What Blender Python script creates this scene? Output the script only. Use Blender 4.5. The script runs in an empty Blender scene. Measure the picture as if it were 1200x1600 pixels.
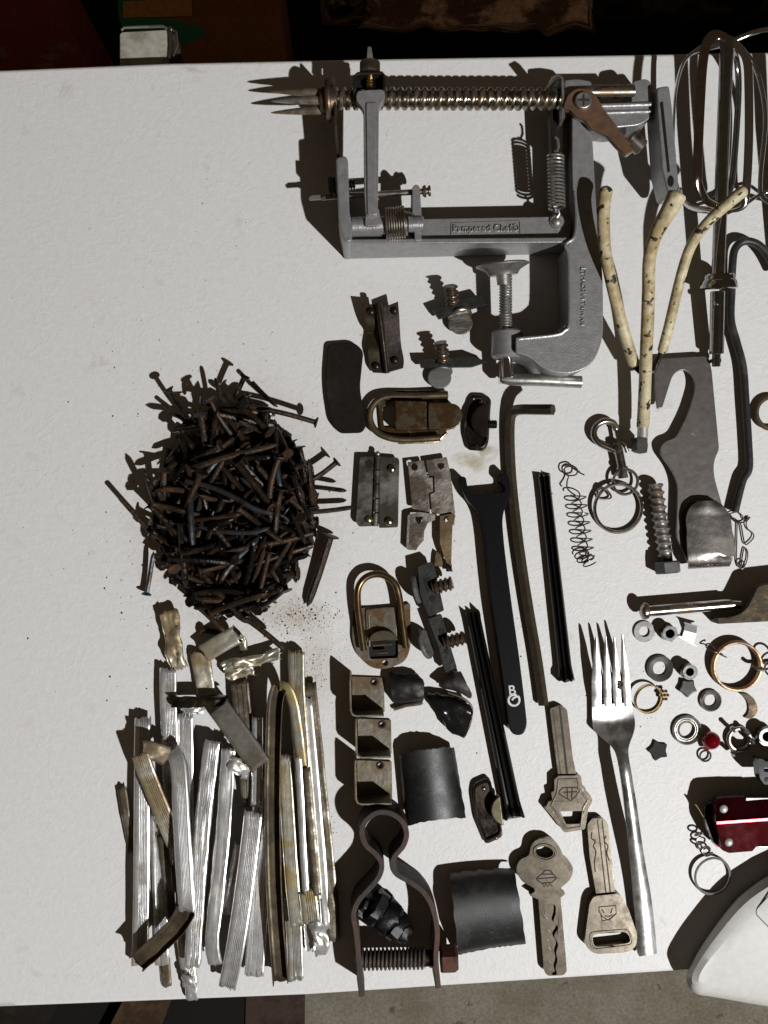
import bpy, bmesh, math, random
from mathutils import Vector, Matrix, Euler, noise
from mathutils.geometry import tessellate_polygon
random.seed(11)
PI = math.pi
sc = bpy.context.scene
COL = sc.collection
# ---------------------------------------------------------------- camera, lamp, air light, exposure
S = 0.0004                      # metres per unit of the layout grid on the table (grid = 1200 x 1600)
H = 1500.0; F = 1500.0; TILT = math.radians(2.0)
cam = bpy.data.objects.new('camera', bpy.data.cameras.new('camera')); COL.objects.link(cam)
cam.location = (-H*math.tan(TILT)*S, 0, H*S); cam.rotation_euler = (0, -TILT, 0)
cam.data.sensor_fit = 'VERTICAL'; cam.data.sensor_height = 36; cam.data.lens = 36*F/1600
cam.data.clip_start = 0.01; cam.data.clip_end = 60
sc.camera = cam
world = bpy.data.worlds.new('World'); sc.world = world; world.use_nodes = True
bg = world.node_tree.nodes['Background']; bg.inputs[0].default_value = (1.0, .72, .48, 1); bg.inputs[1].default_value = 0.044
ld = bpy.data.lights.new('garage_lamp', 'POINT'); ld.energy = 290; ld.shadow_soft_size = 0.022; ld.color = (1.0, 1.0, 1.0)
lamp = bpy.data.objects.new('garage_lamp', ld); COL.objects.link(lamp)
lamp.location = ((3600-600)*S, -(3500-800)*S, 5000*S)
sc.view_settings.view_transform = 'Standard'; sc.view_settings.look = 'None'
sc.view_settings.exposure = 0; sc.view_settings.gamma = 1
sc.cycles.max_bounces = 6; sc.cycles.diffuse_bounces = 3; sc.cycles.glossy_bounces = 4
sc.cycles.caustics_reflective = False; sc.cycles.caustics_refractive = False

def P(x, y, z=0.0):
    """a place on the layout grid, z grid units above the table top, in metres"""
    u, v, w = x-600, -(y-800), -F
    ca, sa = math.cos(-TILT), math.sin(-TILT)
    dx, dz = ca*u + sa*w, -sa*u + ca*w
    t = (z-H)/dz
    return Vector(((-H*math.tan(TILT)+dx*t)*S, v*t*S, z*S))
def PD(p): return P(*p)
# ---------------------------------------------------------------- materials
MATS = {}
def mat(name, col, rough=.5, metal=0., stain=None, amt=.5, scale=14., bump=0., bscale=60., soft=.12, spec=.28, coat=0., wear=None, stretch=None, trans=0, spots=0, spotcol=None, spotscale=40):
    if name in MATS: return MATS[name]
    m = bpy.data.materials.new(name); m.use_nodes = True
    nt = m.node_tree; N = nt.nodes; L = nt.links; b = N['Principled BSDF']
    b.inputs['Metallic'].default_value = metal; b.inputs['Roughness'].default_value = rough
    b.inputs['Specular IOR Level'].default_value = spec; b.inputs['Coat Weight'].default_value = coat
    b.inputs['Base Color'].default_value = (*col, 1)
    tc = N.new('ShaderNodeTexCoord'); oi = N.new('ShaderNodeObjectInfo')
    vm = N.new('ShaderNodeVectorMath'); vm.operation = 'SCALE'; vm.inputs['Scale'].default_value = 1/(100*S)
    L.new(tc.outputs['Object'], vm.inputs[0])
    va = N.new('ShaderNodeVectorMath'); va.operation = 'ADD'; L.new(vm.outputs[0], va.inputs[0]); L.new(oi.outputs['Random'], va.inputs[1])
    src = va.outputs[0]
    if stretch:
        mp = N.new('ShaderNodeMapping'); mp.inputs['Scale'].default_value = stretch; L.new(src, mp.inputs[0]); src = mp.outputs[0]
    colout = None
    n1 = N.new('ShaderNodeTexNoise'); n1.inputs['Scale'].default_value = scale/6; n1.inputs['Detail'].default_value = 8; n1.inputs['Roughness'].default_value = .65
    L.new(src, n1.inputs['Vector'])
    if stain is not None:
        r = N.new('ShaderNodeValToRGB'); r.color_ramp.elements[0].position = max(0, 1-amt-soft)*.5+.2; r.color_ramp.elements[1].position = min(1, (1-amt+soft)*.5+.2)
        L.new(n1.outputs['Fac'], r.inputs[0])
        mx = N.new('ShaderNodeMix'); mx.data_type = 'RGBA'; mx.inputs[6].default_value = (*col, 1); mx.inputs[7].default_value = (*stain, 1)
        L.new(r.outputs[0], mx.inputs[0]); colout = mx.outputs[2]
        mr = N.new('ShaderNodeMapRange'); mr.inputs[3].default_value = rough; mr.inputs[4].default_value = min(1, rough+.10); L.new(r.outputs[0], mr.inputs[0]); L.new(mr.outputs[0], b.inputs['Roughness'])
        if metal > 0:
            mm = N.new('ShaderNodeMapRange'); mm.inputs[3].default_value = metal; mm.inputs[4].default_value = metal*.75; L.new(r.outputs[0], mm.inputs[0]); L.new(mm.outputs[0], b.inputs['Metallic'])
    if spots:
        n3 = N.new('ShaderNodeTexNoise'); n3.inputs['Scale'].default_value = spotscale/6; n3.inputs['Detail'].default_value = 4; L.new(src, n3.inputs['Vector'])
        r3 = N.new('ShaderNodeValToRGB'); r3.color_ramp.elements[0].position = .72-spots*.3; r3.color_ramp.elements[1].position = .75-spots*.3; L.new(n3.outputs['Fac'], r3.inputs[0])
        m3 = N.new('ShaderNodeMix'); m3.data_type = 'RGBA'; m3.inputs[7].default_value = (*spotcol, 1)
        if colout: L.new(colout, m3.inputs[6])
        else: m3.inputs[6].default_value = (*col, 1)
        L.new(r3.outputs[0], m3.inputs[0]); colout = m3.outputs[2]
    if wear is None: wear = .18
    n4 = N.new('ShaderNodeTexNoise'); n4.inputs['Scale'].default_value = 9; n4.inputs['Detail'].default_value = 6; L.new(src, n4.inputs['Vector'])
    h = N.new('ShaderNodeHueSaturation'); mr4 = N.new('ShaderNodeMapRange'); mr4.inputs[1].default_value = .3; mr4.inputs[2].default_value = .7
    mr4.inputs[3].default_value = 1-wear; mr4.inputs[4].default_value = 1+wear; L.new(n4.outputs['Fac'], mr4.inputs[0]); L.new(mr4.outputs[0], h.inputs['Value'])
    if colout: L.new(colout, h.inputs['Color'])
    else: h.inputs['Color'].default_value = (*col, 1)
    L.new(h.outputs[0], b.inputs['Base Color'])
    if bump:
        n2 = N.new('ShaderNodeTexNoise'); n2.inputs['Scale'].default_value = bscale/6; n2.inputs['Detail'].default_value = 5; L.new(src, n2.inputs['Vector'])
        bp = N.new('ShaderNodeBump'); bp.inputs['Strength'].default_value = bump; bp.inputs['Distance'].default_value = 2*S; L.new(n2.outputs['Fac'], bp.inputs['Height']); L.new(bp.outputs[0], b.inputs['Normal'])
    MATS[name] = m
    return m
RUST = (.10, .045, .018)
def m_cast(): return mat('cast_silver_paint', (.31, .305, .305), .37, .55, bump=.22, bscale=200, wear=.14)
def m_chrome(): return mat('chrome', (.60, .60, .60), .10, 1., wear=.05, bump=.03, bscale=20)
def m_darkchrome(): return mat('dull_chrome', (.36, .33, .29), .22, 1., stain=(.22, .18, .14), amt=.35, scale=20, bump=.08)
def m_shaft(): return mat('yellowed_plated_steel', (.33, .295, .245), .26, 1., stain=(.18, .135, .09), amt=.35, scale=30)
def m_steel(): return mat('worn_steel', (.40, .39, .37), .36, .9, stain=(.28, .26, .23), amt=.35, scale=18, bump=.15, bscale=60)
def m_dull(): return mat('stained_steel', (.13, .11, .09), .36, .75, stain=(.05, .035, .022), amt=.5, scale=16, bump=.25, bscale=70)
def m_darksteel(): return mat('blackened_steel', (.028, .024, .020), .36, .5, stain=(.022, .013, .008), amt=.45, scale=14, bump=.25, bscale=70)
def m_galv(): return mat('zinc_plate', (.36, .34, .32), .42, .75, stain=(.17, .13, .10), amt=.42, scale=20, bump=.2, bscale=80)
def m_rust(): return mat('rusted_iron', (.022, .016, .011), .46, .35, stain=(.040, .021, .010), amt=.42, scale=22, bump=.7, bscale=90, wear=.35)
def m_rust2(): return mat('dark_rusted_iron', (.013, .011, .009), .30, .6, stain=(.032, .019, .010), amt=.35, scale=22, bump=.7, bscale=90, wear=.35)
def m_latch(): return mat('rust_spotted_plate', (.20, .17, .115), .26, .88, stain=(.070, .038, .015), amt=.48, scale=22, bump=.25, bscale=70, soft=.07)
def m_key(): return mat('nickel_key', (.165, .145, .112), .22, .92, stain=(.060, .048, .035), amt=.42, scale=26, soft=.22, bump=.05, bscale=50, wear=.16, spots=.05, spotcol=(.26, .24, .20), spotscale=70)
def m_alu(): return mat('scrap_aluminium', (.86, .855, .85), .30, .80, stain=(.58, .55, .49), amt=.28, scale=12, bump=.15, bscale=40, wear=.12)
def m_alu_y(): return mat('yellowed_aluminium', (.50, .47, .39), .34, .72, stain=(.33, .26, .12), amt=.38, scale=12, bump=.25, bscale=50)
def m_alu_b(): return mat('dirty_aluminium', (.27, .245, .195), .38, .65, stain=(.10, .078, .05), amt=.5, scale=14, bump=.3, bscale=50)
def m_black(): return mat('satin_black_paint', (.006, .006, .007), .30, 0., wear=.1, bump=.02, spec=.10)
def m_bplastic(): return mat('glossy_black_plastic', (.004, .004, .004), .16, 0., bump=.06, bscale=25, spec=.35)
def m_rubber(): return mat('black_rubber', (.016, .017, .017), .42, 0., stain=(.03, .032, .03), amt=.35, bump=.5, bscale=120)
def m_cream(): return mat('cream_rubber_coating', (.58, .52, .34), .42, 0., stain=(.34, .26, .13), amt=.45, scale=14, soft=.25, bump=.5, spots=.44, spotcol=(.035, .022, .012), spotscale=48, wear=.2)
def m_copper(): return mat('copper_lever', (.20, .112, .066), .42, .6, stain=(.13, .075, .048), amt=.40, scale=18, bump=.25)
def m_brass(): return mat('old_brass', (.12, .085, .045), .42, .65, stain=(.07, .05, .028), amt=.5, scale=16, bump=.3, bscale=80)
def m_gold(): return mat('gold', (.78, .58, .26), .2, 1., wear=.05)
def m_hole(): return mat('hollow_shade', (.004, .004, .004), .7, 0.)  # flat near-black puts the shade inside holes and recesses into the colour
def m_engrave(): return mat('engraving_dark', (.03, .024, .018), .6, .2)  # dark brown lines that mark engraving, grooves and the screw cross
# ---------------------------------------------------------------- geometry
def cat_rom(p, k=6, closed=True):
    n = len(p); out = []
    rng = n if closed else n-1
    for i in range(rng):
        g = (lambda j: p[j % n]) if closed else (lambda j: p[max(0, min(n-1, j))])
        a, b, c, d = g(i-1), g(i), g(i+1), g(i+2)
        for s in range(k):
            t = s/k
            out.append(tuple(.5*((2*b[q]) + (-a[q]+c[q])*t + (2*a[q]-5*b[q]+4*c[q]-d[q])*t*t + (-a[q]+3*b[q]-3*c[q]+d[q])*t**3) for q in range(len(b))))
    if not closed: out.append(tuple(p[-1]))
    return out
def rp(pts, r=4, k=4):
    """polygon with rounded corners; a point may carry its own radius as 3rd value"""
    out = []; n = len(pts)
    for i in range(n):
        p = Vector(pts[i][:2]); a = Vector(pts[i-1][:2])-p; b = Vector(pts[(i+1) % n][:2])-p
        rr = pts[i][2] if len(pts[i]) > 2 else r
        rr = min(rr, a.length*.48, b.length*.48)
        if rr <= 0: out.append(tuple(p)); continue
        s = p+a.normalized()*rr; e = p+b.normalized()*rr
        for j in range(k+1):
            t = j/k; q = s*(1-t)**2+p*2*t*(1-t)+e*t*t; out.append((q.x, q.y))
    return out
def circ(x, y, r, n=24, ry=None, rot=0):
    ry = ry or r; c, s = math.cos(rot), math.sin(rot); o = []
    for i in range(n):
        a = 2*PI*i/n; u, v = r*math.cos(a), ry*math.sin(a); o.append((x+u*c-v*s, y+u*s+v*c))
    return o
def jag(pts, amp, seed=0, step=5):
    rnd = random.Random(seed); out = []
    for i in range(len(pts)):
        a = Vector(pts[i][:2]); b = Vector(pts[(i+1) % len(pts)][:2]); k = max(1, int((b-a).length/step))
        for j in range(k):
            q = a.lerp(b, j/k); out.append((q.x+rnd.uniform(-amp, amp), q.y+rnd.uniform(-amp, amp)))
    return out
def lf(A, B):
    """local frame helper: maps (along, across) to grid x,y; A start, B end"""
    A = Vector(A); B = Vector(B); d = (B-A).normalized(); n = Vector((-d.y, d.x))
    return lambda u, v: tuple(A+d*u+n*v)
class G:
    def __init__(s): s.v = []; s.f = []
    def add(s, v, f):
        o = len(s.v); s.v += [Vector(q) for q in v]; s.f += [tuple(i+o for i in q) for q in f]; return s
    def prism(s, outline, z0, z1, holes=(), zf=None):
        zf = zf or (lambda x, y: 0)
        loops = [[tuple(p[:2]) for p in outline]]+[[tuple(p[:2]) for p in h] for h in holes]
        top = []; bot = []; ranges = []; flat = []
        for lp in loops:
            ranges.append((len(top), len(lp)))
            for (x, y) in lp:
                h = zf(x, y); t = P(x, y, z1+h); top.append(t); bot.append(Vector((t.x, t.y, (z0+h)*S)))
                flat.append(Vector((x, y, 0)))
        tl = []; k = 0
        for lp in loops: tl.append([flat[k+i] for i in range(len(lp))]); k += len(lp)
        tris = tessellate_polygon(tl); n = len(top); f = []
        if len(loops) == 1 and zf(1, 2) == 0 and not holes:
            tris = [tuple(range(n))]
        for t in tris:
            a = sum(((flat[t[i]].x*flat[t[(i+1) % len(t)]].y-flat[t[(i+1) % len(t)]].x*flat[t[i]].y) for i in range(len(t))))
            t = tuple(t) if a < 0 else tuple(reversed(t))
            f.append(t); f.append(tuple(i+n for i in reversed(t)))
        for li, (st, ln) in enumerate(ranges):
            lp = loops[li]; a = sum(lp[i][0]*lp[(i+1) % ln][1]-lp[(i+1) % ln][0]*lp[i][1] for i in range(ln))
            ccw = (a < 0) == (li == 0)
            for i in range(ln):
                q = (st+i, st+(i+1) % ln, st+(i+1) % ln+n, st+i+n)
                f.append(tuple(reversed(q)) if ccw else q)
        return s.add(top+bot, f)
    def sweepW(s, pts, prof, closed=False, up=Vector((0, 0, 1)), caps=True, pclosed=True, roll=0, scales=None, para=False):
        n = len(pts); m = len(prof(0) if callable(prof) else prof); V = []; f = []; prev = None
        for i, p in enumerate(pts):
            a = pts[(i-1) % n] if (closed or i > 0) else p; b = pts[(i+1) % n] if (closed or i < n-1) else p
            t = (b-a).normalized() if (b-a).length > 1e-12 else Vector((1, 0, 0))
            if para and prev is not None: sd = (prev-t*prev.dot(t)).normalized()
            else:
                sd = t.cross(up)
                if sd.length < .05: sd = t.cross(Vector((0, 1, 0)))
                sd.normalize()
            prev = sd
            u2 = sd.cross(t)
            rl = roll(i) if callable(roll) else roll
            c_, s_ = math.cos(rl), math.sin(rl)
            pr = prof(i) if callable(prof) else prof
            k = scales[i] if scales else 1
            for (u, w) in pr:
                uu, ww = (u*c_-w*s_)*S*k, (u*s_+w*c_)*S*k
                V.append(p+sd*uu+u2*ww)
        rng = n if closed else n-1; mr = m if pclosed else m-1
        for i in range(rng):
            for j in range(mr):
                a0 = i*m+j; a1 = i*m+(j+1) % m; b0 = ((i+1) % n)*m+j; b1 = ((i+1) % n)*m+(j+1) % m
                f.append((a0, a1, b1, b0))
        if caps and not closed and pclosed:
            f.append(tuple(range(m-1, -1, -1))); f.append(tuple((n-1)*m+j for j in range(m)))
        return s.add(V, f)
    def sweep(s, path, prof, **k): return s.sweepW([PD(p) for p in path], prof, **k)
    def tube(s, path, r, n=10, closed=False, flat=1., **k):
        pts = [PD(p) for p in path]
        rr = r if hasattr(r, '__len__') else [r]*len(pts)
        base = [(math.cos(2*PI*j/n), math.sin(2*PI*j/n)*flat) for j in range(n)]
        k.setdefault('para', flat == 1.)
        return s.sweepW(pts, lambda i: [(u*rr[i], w*rr[i]) for u, w in base], closed=closed, **k)
    def lathe(s, p0, p1, prof, n=20):
        a, b = PD(p0), PD(p1); d = (b-a).normalized()
        sd = d.cross(Vector((0, 0, 1)))
        if sd.length < .05: sd = Vector((1, 0, 0))
        sd.normalize(); u2 = sd.cross(d); V = []; f = []; m = len(prof)
        for (t, r) in prof:
            for j in range(n):
                an = 2*PI*j/n; V.append(a+d*t*S+(sd*math.cos(an)+u2*math.sin(an))*r*S)
        for i in range(m-1):
            for j in range(n):
                f.append((i*n+j, i*n+(j+1) % n, (i+1)*n+(j+1) % n, (i+1)*n+j))
        f.append(tuple(range(n-1, -1, -1))); f.append(tuple((m-1)*n+j for j in range(n)))
        return s.add(V, f)
    def cyl(s, p0, p1, r, n=20, ch=.8, r1=None):
        L = (PD(p1)-PD(p0)).length/S; r1 = r if r1 is None else r1
        return s.lathe(p0, p1, [(0, r-ch), (ch, r), (L-ch, r1), (L, r1-ch)], n)
    def ball(s, p, r, n=14, sx=1, sz=1):
        c = PD(p); V = []; f = []; m = n//2
        for i in range(m+1):
            th = PI*i/m
            for j in range(n):
                a = 2*PI*j/n; V.append(c+Vector((math.sin(th)*math.cos(a)*r*S*sx, math.sin(th)*math.sin(a)*r*S, math.cos(th)*r*S*sz)))
        for i in range(m):
            for j in range(n): f.append((i*n+j, (i+1)*n+j, (i+1)*n+(j+1) % n, i*n+(j+1) % n))
        return s.add(V, f)
    def thread(s, p0, p1, r0, r1, pitch, n=16, duty=.5, taper=0):
        a, b = PD(p0), PD(p1); d = (b-a); L = d.length/S; d.normalize()
        sd = d.cross(Vector((0, 0, 1)))
        if sd.length < .05: sd = Vector((1, 0, 0))
        sd.normalize(); u2 = sd.cross(d); k = max(4, int(L/pitch*6)); V = []; f = []
        for i in range(k+1):
            t = L*i/k
            for j in range(n):
                ph = (t/pitch-j/n) % 1
                w = abs(ph-.5)*2; w = 1-w; w = min(1, max(0, (w-.5+duty*.5)/.35))
                tp = 1-taper*t/L
                r = (r0+(r1-r0)*w)*tp; an = 2*PI*j/n
                V.append(a+d*t*S+(sd*math.cos(an)+u2*math.sin(an))*r*S)
        for i in range(k):
            for j in range(n): f.append((i*n+j, i*n+(j+1) % n, (i+1)*n+(j+1) % n, (i+1)*n+j))
        f.append(tuple(range(n-1, -1, -1))); f.append(tuple(k*n+j for j in range(n)))
        return s.add(V, f)
    def coil(s, p0, p1, R, r, turns, n=7, seg=18, Rf=None, flat=1.):
        a, b = PD(p0), PD(p1); d = b-a; L = d.length; d.normalize()
        sd = d.cross(Vector((0, 0, 1)))
        if sd.length < .05: sd = Vector((1, 0, 0))
        sd.normalize(); u2 = sd.cross(d); pts = []; k = int(turns*seg)
        for i in range(k+1):
            an = 2*PI*i/seg; RR = R*(Rf(i/k) if Rf else 1)
            pts.append(a+d*L*i/k+(sd*math.cos(an)+u2*math.sin(an)*flat)*RR*S)
        prof = [(math.cos(2*PI*j/n)*r, math.sin(2*PI*j/n)*r) for j in range(n)]
        return s.sweepW(pts, prof, para=True)
    def ring(s, x, y, z, R, r, n=40, m=8, tilt=0, ta=0, flat=1., ry=None):
        c = P(x, y, z); pts = []
        rot = Matrix.Rotation(ta, 3, 'Z') @ Matrix.Rotation(tilt, 3, 'X') @ Matrix.Rotation(-ta, 3, 'Z')
        for i in range(n):
            a = 2*PI*i/n; pts.append(c+rot @ Vector((math.cos(a)*R*S, math.sin(a)*(ry or R)*S, 0)))
        up = rot @ Vector((0, 0, 1))
        return s.sweepW(pts, [(math.cos(2*PI*j/m)*r, math.sin(2*PI*j/m)*r*flat) for j in range(m)], closed=True, up=up)
    def band(s, path, z0, z1, th, closed=False):
        """strip standing on edge along a path"""
        p = [P(x, y, z1) for x, y in [q[:2] for q in path]]
        h = (z1-z0)
        return s.sweepW([Vector((q.x, q.y, (z0+z1)/2*S)) for q in p], [(-th/2, -h/2), (th/2, -h/2), (th/2, h/2), (-th/2, h/2)], closed=closed)
def link(name, me, parent=None, loc=None):
    o = bpy.data.objects.new(name, me); COL.objects.link(o)
    if parent is not None: o.parent = parent
    if loc is not None: o.location = loc
    return o
def mesh(name, g, m, origin, smooth=35, bevel=0, seg=2, solid=0, subd=0):
    me = bpy.data.meshes.new(name); me.from_pydata([v-origin for v in g.v], [], g.f); me.update()
    bm = bmesh.new(); bm.from_mesh(me); bmesh.ops.recalc_face_normals(bm, faces=bm.faces); bm.to_mesh(me); bm.free()
    me.materials.append(m)
    if smooth:
        me.polygons.foreach_set('use_smooth', [True]*len(me.polygons))
        if not bevel and not subd: me.set_sharp_from_angle(angle=math.radians(smooth))
    return me
def mods(o, bevel=0, seg=2, solid=0, subd=0, ang=38):
    if solid:
        q = o.modifiers.new('thick', 'SOLIDIFY'); q.thickness = solid*S; q.offset = 0
    if bevel:
        q = o.modifiers.new('edge', 'BEVEL'); q.width = bevel*S; q.segments = seg; q.limit_method = 'ANGLE'; q.angle_limit = math.radians(ang); q.harden_normals = True
    if subd:
        q = o.modifiers.new('sub', 'SUBSURF'); q.levels = subd; q.render_levels = subd
def tag(o, label, cat, group=None):
    o['label'] = label; o['category'] = cat
    if group: o['group'] = group
class Thing:
    def __init__(s, name, label, cat, at, group=None):
        s.o = bpy.data.objects.new(name, None); COL.objects.link(s.o); s.loc = P(*at) if len(at) > 2 else P(at[0], at[1], 0)
        s.o.location = s.loc; s.o.empty_display_size = .01; tag(s.o, label, cat, group)
    def part(s, name, g, m, bevel=0, solid=0, subd=0, smooth=35, seg=2, label=None, parent=None, kind=None):
        o = link(name, mesh(name, g, m, s.loc, smooth, bevel, subd=subd), parent or s.o)
        mods(o, bevel, seg, solid, subd)
        if label: o['label'] = label
        if kind: o['kind'] = kind
        return o
def solo(name, label, cat, at, g, m, group=None, bevel=0, solid=0, subd=0, smooth=35, seg=2):
    loc = P(at[0], at[1], 0)
    o = link(name, mesh(name, g, m, loc, smooth, bevel, subd=subd), None, loc); mods(o, bevel, seg, solid, subd); tag(o, label, cat, group); return o
def struct(name, g, m, kind='structure', **k):
    o = link(name, mesh(name, g, m, Vector((0, 0, 0)), k.get('smooth', 35), k.get('bevel', 0))); mods(o, k.get('bevel', 0), k.get('seg', 2)); o['kind'] = kind; return o
def textg(body, x, y, z, size, rot=0, depth=1.0, spacing=1., sx=1., shear=0):
    cu = bpy.data.curves.new('t', 'FONT'); cu.body = body; cu.size = size; cu.extrude = depth; cu.space_character = spacing
    cu.align_x = 'CENTER'; cu.align_y = 'CENTER'; cu.shear = shear; cu.bevel_depth = size*.015
    o = bpy.data.objects.new('t', cu); COL.objects.link(o)
    dg = bpy.context.evaluated_depsgraph_get(); me = bpy.data.meshes.new_from_object(o.evaluated_get(dg))
    g = G(); c = P(x, y, z); R = Matrix.Rotation(rot, 3, 'Z')
    g.add([c+R @ Vector((v.co.x*sx, v.co.y, v.co.z))*S for v in me.vertices], [tuple(p.vertices) for p in me.polygons])
    bpy.data.objects.remove(o); bpy.data.curves.remove(cu); bpy.data.meshes.remove(me)
    return g
# ---------------------------------------------------------------- the setting
def m_table():
    m = mat('white_moulded_plastic', (.66, .65, .635), .46, 0., wear=.03, spec=.35)
    nt = m.node_tree; N = nt.nodes; L = nt.links; b = N['Principled BSDF']; tc = N.new('ShaderNodeTexCoord')
    sc_ = N.new('ShaderNodeVectorMath'); sc_.operation = 'SCALE'; sc_.inputs['Scale'].default_value = 1/(100*S); L.new(tc.outputs['Object'], sc_.inputs[0])
    w = N.new('ShaderNodeTexNoise'); w.inputs['Scale'].default_value = 3; w.inputs['Detail'].default_value = 3; L.new(sc_.outputs[0], w.inputs['Vector'])
    ad = N.new('ShaderNodeMix'); ad.data_type = 'RGBA'; ad.blend_type = 'ADD'; ad.inputs[0].default_value = .35; L.new(sc_.outputs[0], ad.inputs[6]); L.new(w.outputs['Color'], ad.inputs[7])
    v = N.new('ShaderNodeTexVoronoi'); v.feature = 'DISTANCE_TO_EDGE'; v.inputs['Scale'].default_value = 4.2; L.new(ad.outputs[2], v.inputs['Vector'])
    r = N.new('ShaderNodeMapRange'); r.inputs[1].default_value = 0; r.inputs[2].default_value = .10; r.inputs[3].default_value = 1; r.inputs[4].default_value = 0; L.new(v.outputs['Distance'], r.inputs[0])
    n = N.new('ShaderNodeTexNoise'); n.inputs['Scale'].default_value = 14; n.inputs['Detail'].default_value = 6; n.inputs['Roughness'].default_value = .7; L.new(sc_.outputs[0], n.inputs['Vector'])
    msk = N.new('ShaderNodeTexNoise'); msk.inputs['Scale'].default_value = 1.6; L.new(sc_.outputs[0], msk.inputs['Vector'])
    mr = N.new('ShaderNodeMapRange'); mr.inputs[1].default_value = .42; mr.inputs[2].default_value = .62; L.new(msk.outputs['Fac'], mr.inputs[0])
    mu = N.new('ShaderNodeMath'); mu.operation = 'MULTIPLY'; L.new(r.outputs[0], mu.inputs[0]); L.new(mr.outputs[0], mu.inputs[1])
    m2 = N.new('ShaderNodeMath'); m2.operation = 'MULTIPLY_ADD'; m2.inputs[1].default_value = .22; L.new(mu.outputs[0], m2.inputs[0]); L.new(n.outputs['Fac'], m2.inputs[2])
    bp = N.new('ShaderNodeBump'); bp.inputs['Strength'].default_value = .27; bp.inputs['Distance'].default_value = 3*S; L.new(m2.outputs[0], bp.inputs['Height']); L.new(bp.outputs[0], b.inputs['Normal'])
    # grime: faint brown scuffs and fine specks
    g = N.new('ShaderNodeTexNoise'); g.inputs['Scale'].default_value = 1.9; g.inputs['Detail'].default_value = 9; g.inputs['Roughness'].default_value = .62; L.new(sc_.outputs[0], g.inputs['Vector'])
    gr = N.new('ShaderNodeValToRGB'); gr.color_ramp.elements[0].position = .62; gr.color_ramp.elements[1].position = .78; gr.color_ramp.elements[1].color = (.5, .5, .5, 1); L.new(g.outputs['Fac'], gr.inputs[0])
    mx = N.new('ShaderNodeMix'); mx.data_type = 'RGBA'; L.new(gr.outputs[0], mx.inputs[0]); old = b.inputs['Base Color'].links[0].from_socket; L.new(old, mx.inputs[6]); mx.inputs[7].default_value = (.42, .37, .28, 1)
    f = N.new('ShaderNodeTexNoise'); f.inputs['Scale'].default_value = 28; f.inputs['Detail'].default_value = 2; L.new(sc_.outputs[0], f.inputs['Vector'])
    fr = N.new('ShaderNodeValToRGB'); fr.color_ramp.elements[0].position = .765; fr.color_ramp.elements[1].position = .79; L.new(f.outputs['Fac'], fr.inputs[0])
    m3 = N.new('ShaderNodeMix'); m3.data_type = 'RGBA'; L.new(fr.outputs[0], m3.inputs[0]); L.new(mx.outputs[2], m3.inputs[6]); m3.inputs[7].default_value = (.08, .06, .04, 1)
    cur = m3.outputs[2]
    # old rust and dirt stains, each at its own place
    for (sx, sy, rx, ry, st, c_) in ((735, 718, 34, 16, .75, (.33, .28, .17)), (762, 708, 16, 12, .8, (.34, .29, .19)), (460, 962, 70, 40, .45, (.34, .27, .19)), (495, 1040, 40, 80, .38, (.36, .29, .20)), (105, 145, 14, 18, .2, (.34, .31, .27)), (300, 108, 30, 8, .4, (.35, .31, .27)), (370, 790, 190, 230, .42, (.30, .21, .13)), (600, 700, 90, 140, .16, (.36, .31, .24)), (20, 1572, 60, 5, .5, (.3, .28, .25)), (1090, 1560, 50, 60, .2, (.4, .36, .3)), (560, 1150, 60, 200, .22, (.36, .30, .22))):
        c = P(sx, sy, 0)/(100*S)-P(600, 800, 0)/(100*S)
        mp = N.new('ShaderNodeMapping'); mp.vector_type = 'TEXTURE'; mp.inputs['Location'].default_value = c; mp.inputs['Scale'].default_value = (rx/100, ry/100, 3); L.new(ad.outputs[2], mp.inputs[0])
        off = N.new('ShaderNodeVectorMath'); off.operation = 'ADD'; off.inputs[1].default_value = (-.175/(rx/100), -.175/(ry/100), 0); L.new(mp.outputs[0], off.inputs[0])
        ln = N.new('ShaderNodeVectorMath'); ln.operation = 'LENGTH'; L.new(off.outputs[0], ln.inputs[0])
        m_ = N.new('ShaderNodeMath'); m_.operation = 'MULTIPLY_ADD'; m_.inputs[1].default_value = 1.1; L.new(n.outputs['Fac'], m_.inputs[0]); L.new(ln.outputs['Value'], m_.inputs[2])
        q = N.new('ShaderNodeMapRange'); q.inputs[1].default_value = .75; q.inputs[2].default_value = 1.55; q.inputs[3].default_value = st; q.inputs[4].default_value = 0; L.new(m_.outputs[0], q.inputs[0])
        mz = N.new('ShaderNodeMix'); mz.data_type = 'RGBA'; L.new(q.outputs[0], mz.inputs[0]); L.new(cur, mz.inputs[6]); mz.inputs[7].default_value = (*c_, 1); cur = mz.outputs[2]
    L.new(cur, b.inputs['Base Color'])
    return m
def m_concrete():
    m = mat('stained_concrete', (.20, .175, .14), .8, 0., stain=(.145, .125, .09), amt=.45, scale=4, soft=.3, bump=.5, bscale=30, spots=.14, spotcol=(.10, .08, .06), spotscale=13, wear=.22)
    return m
FZ = -1825
tb = Thing('folding_table', 'white plastic table top with leather-grain surface under all the metal parts', 'table', (600, 800))
g = G(); g.prism([(-1700, 147), (0, 108), (260, 97), (600, 90), (1200, 80), (3300, 31), (3300, 1385), (1300, 1503), (1065, 1518), (480, 1556), (0, 1575), (-1700, 1650)], -110, 0)
tb.part('table_top', g, m_table(), bevel=7, seg=4)
for (x, y) in ((-1300, 300), (-1300, 1400), (2900, 300), (2900, 1200)):
    g = G(); g.tube([(x, y, -112), (x, y, FZ+4)], 32, 14); tb.part('leg', g, mat('grey_table_leg', (.2, .2, .2), .5, .4))
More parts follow.
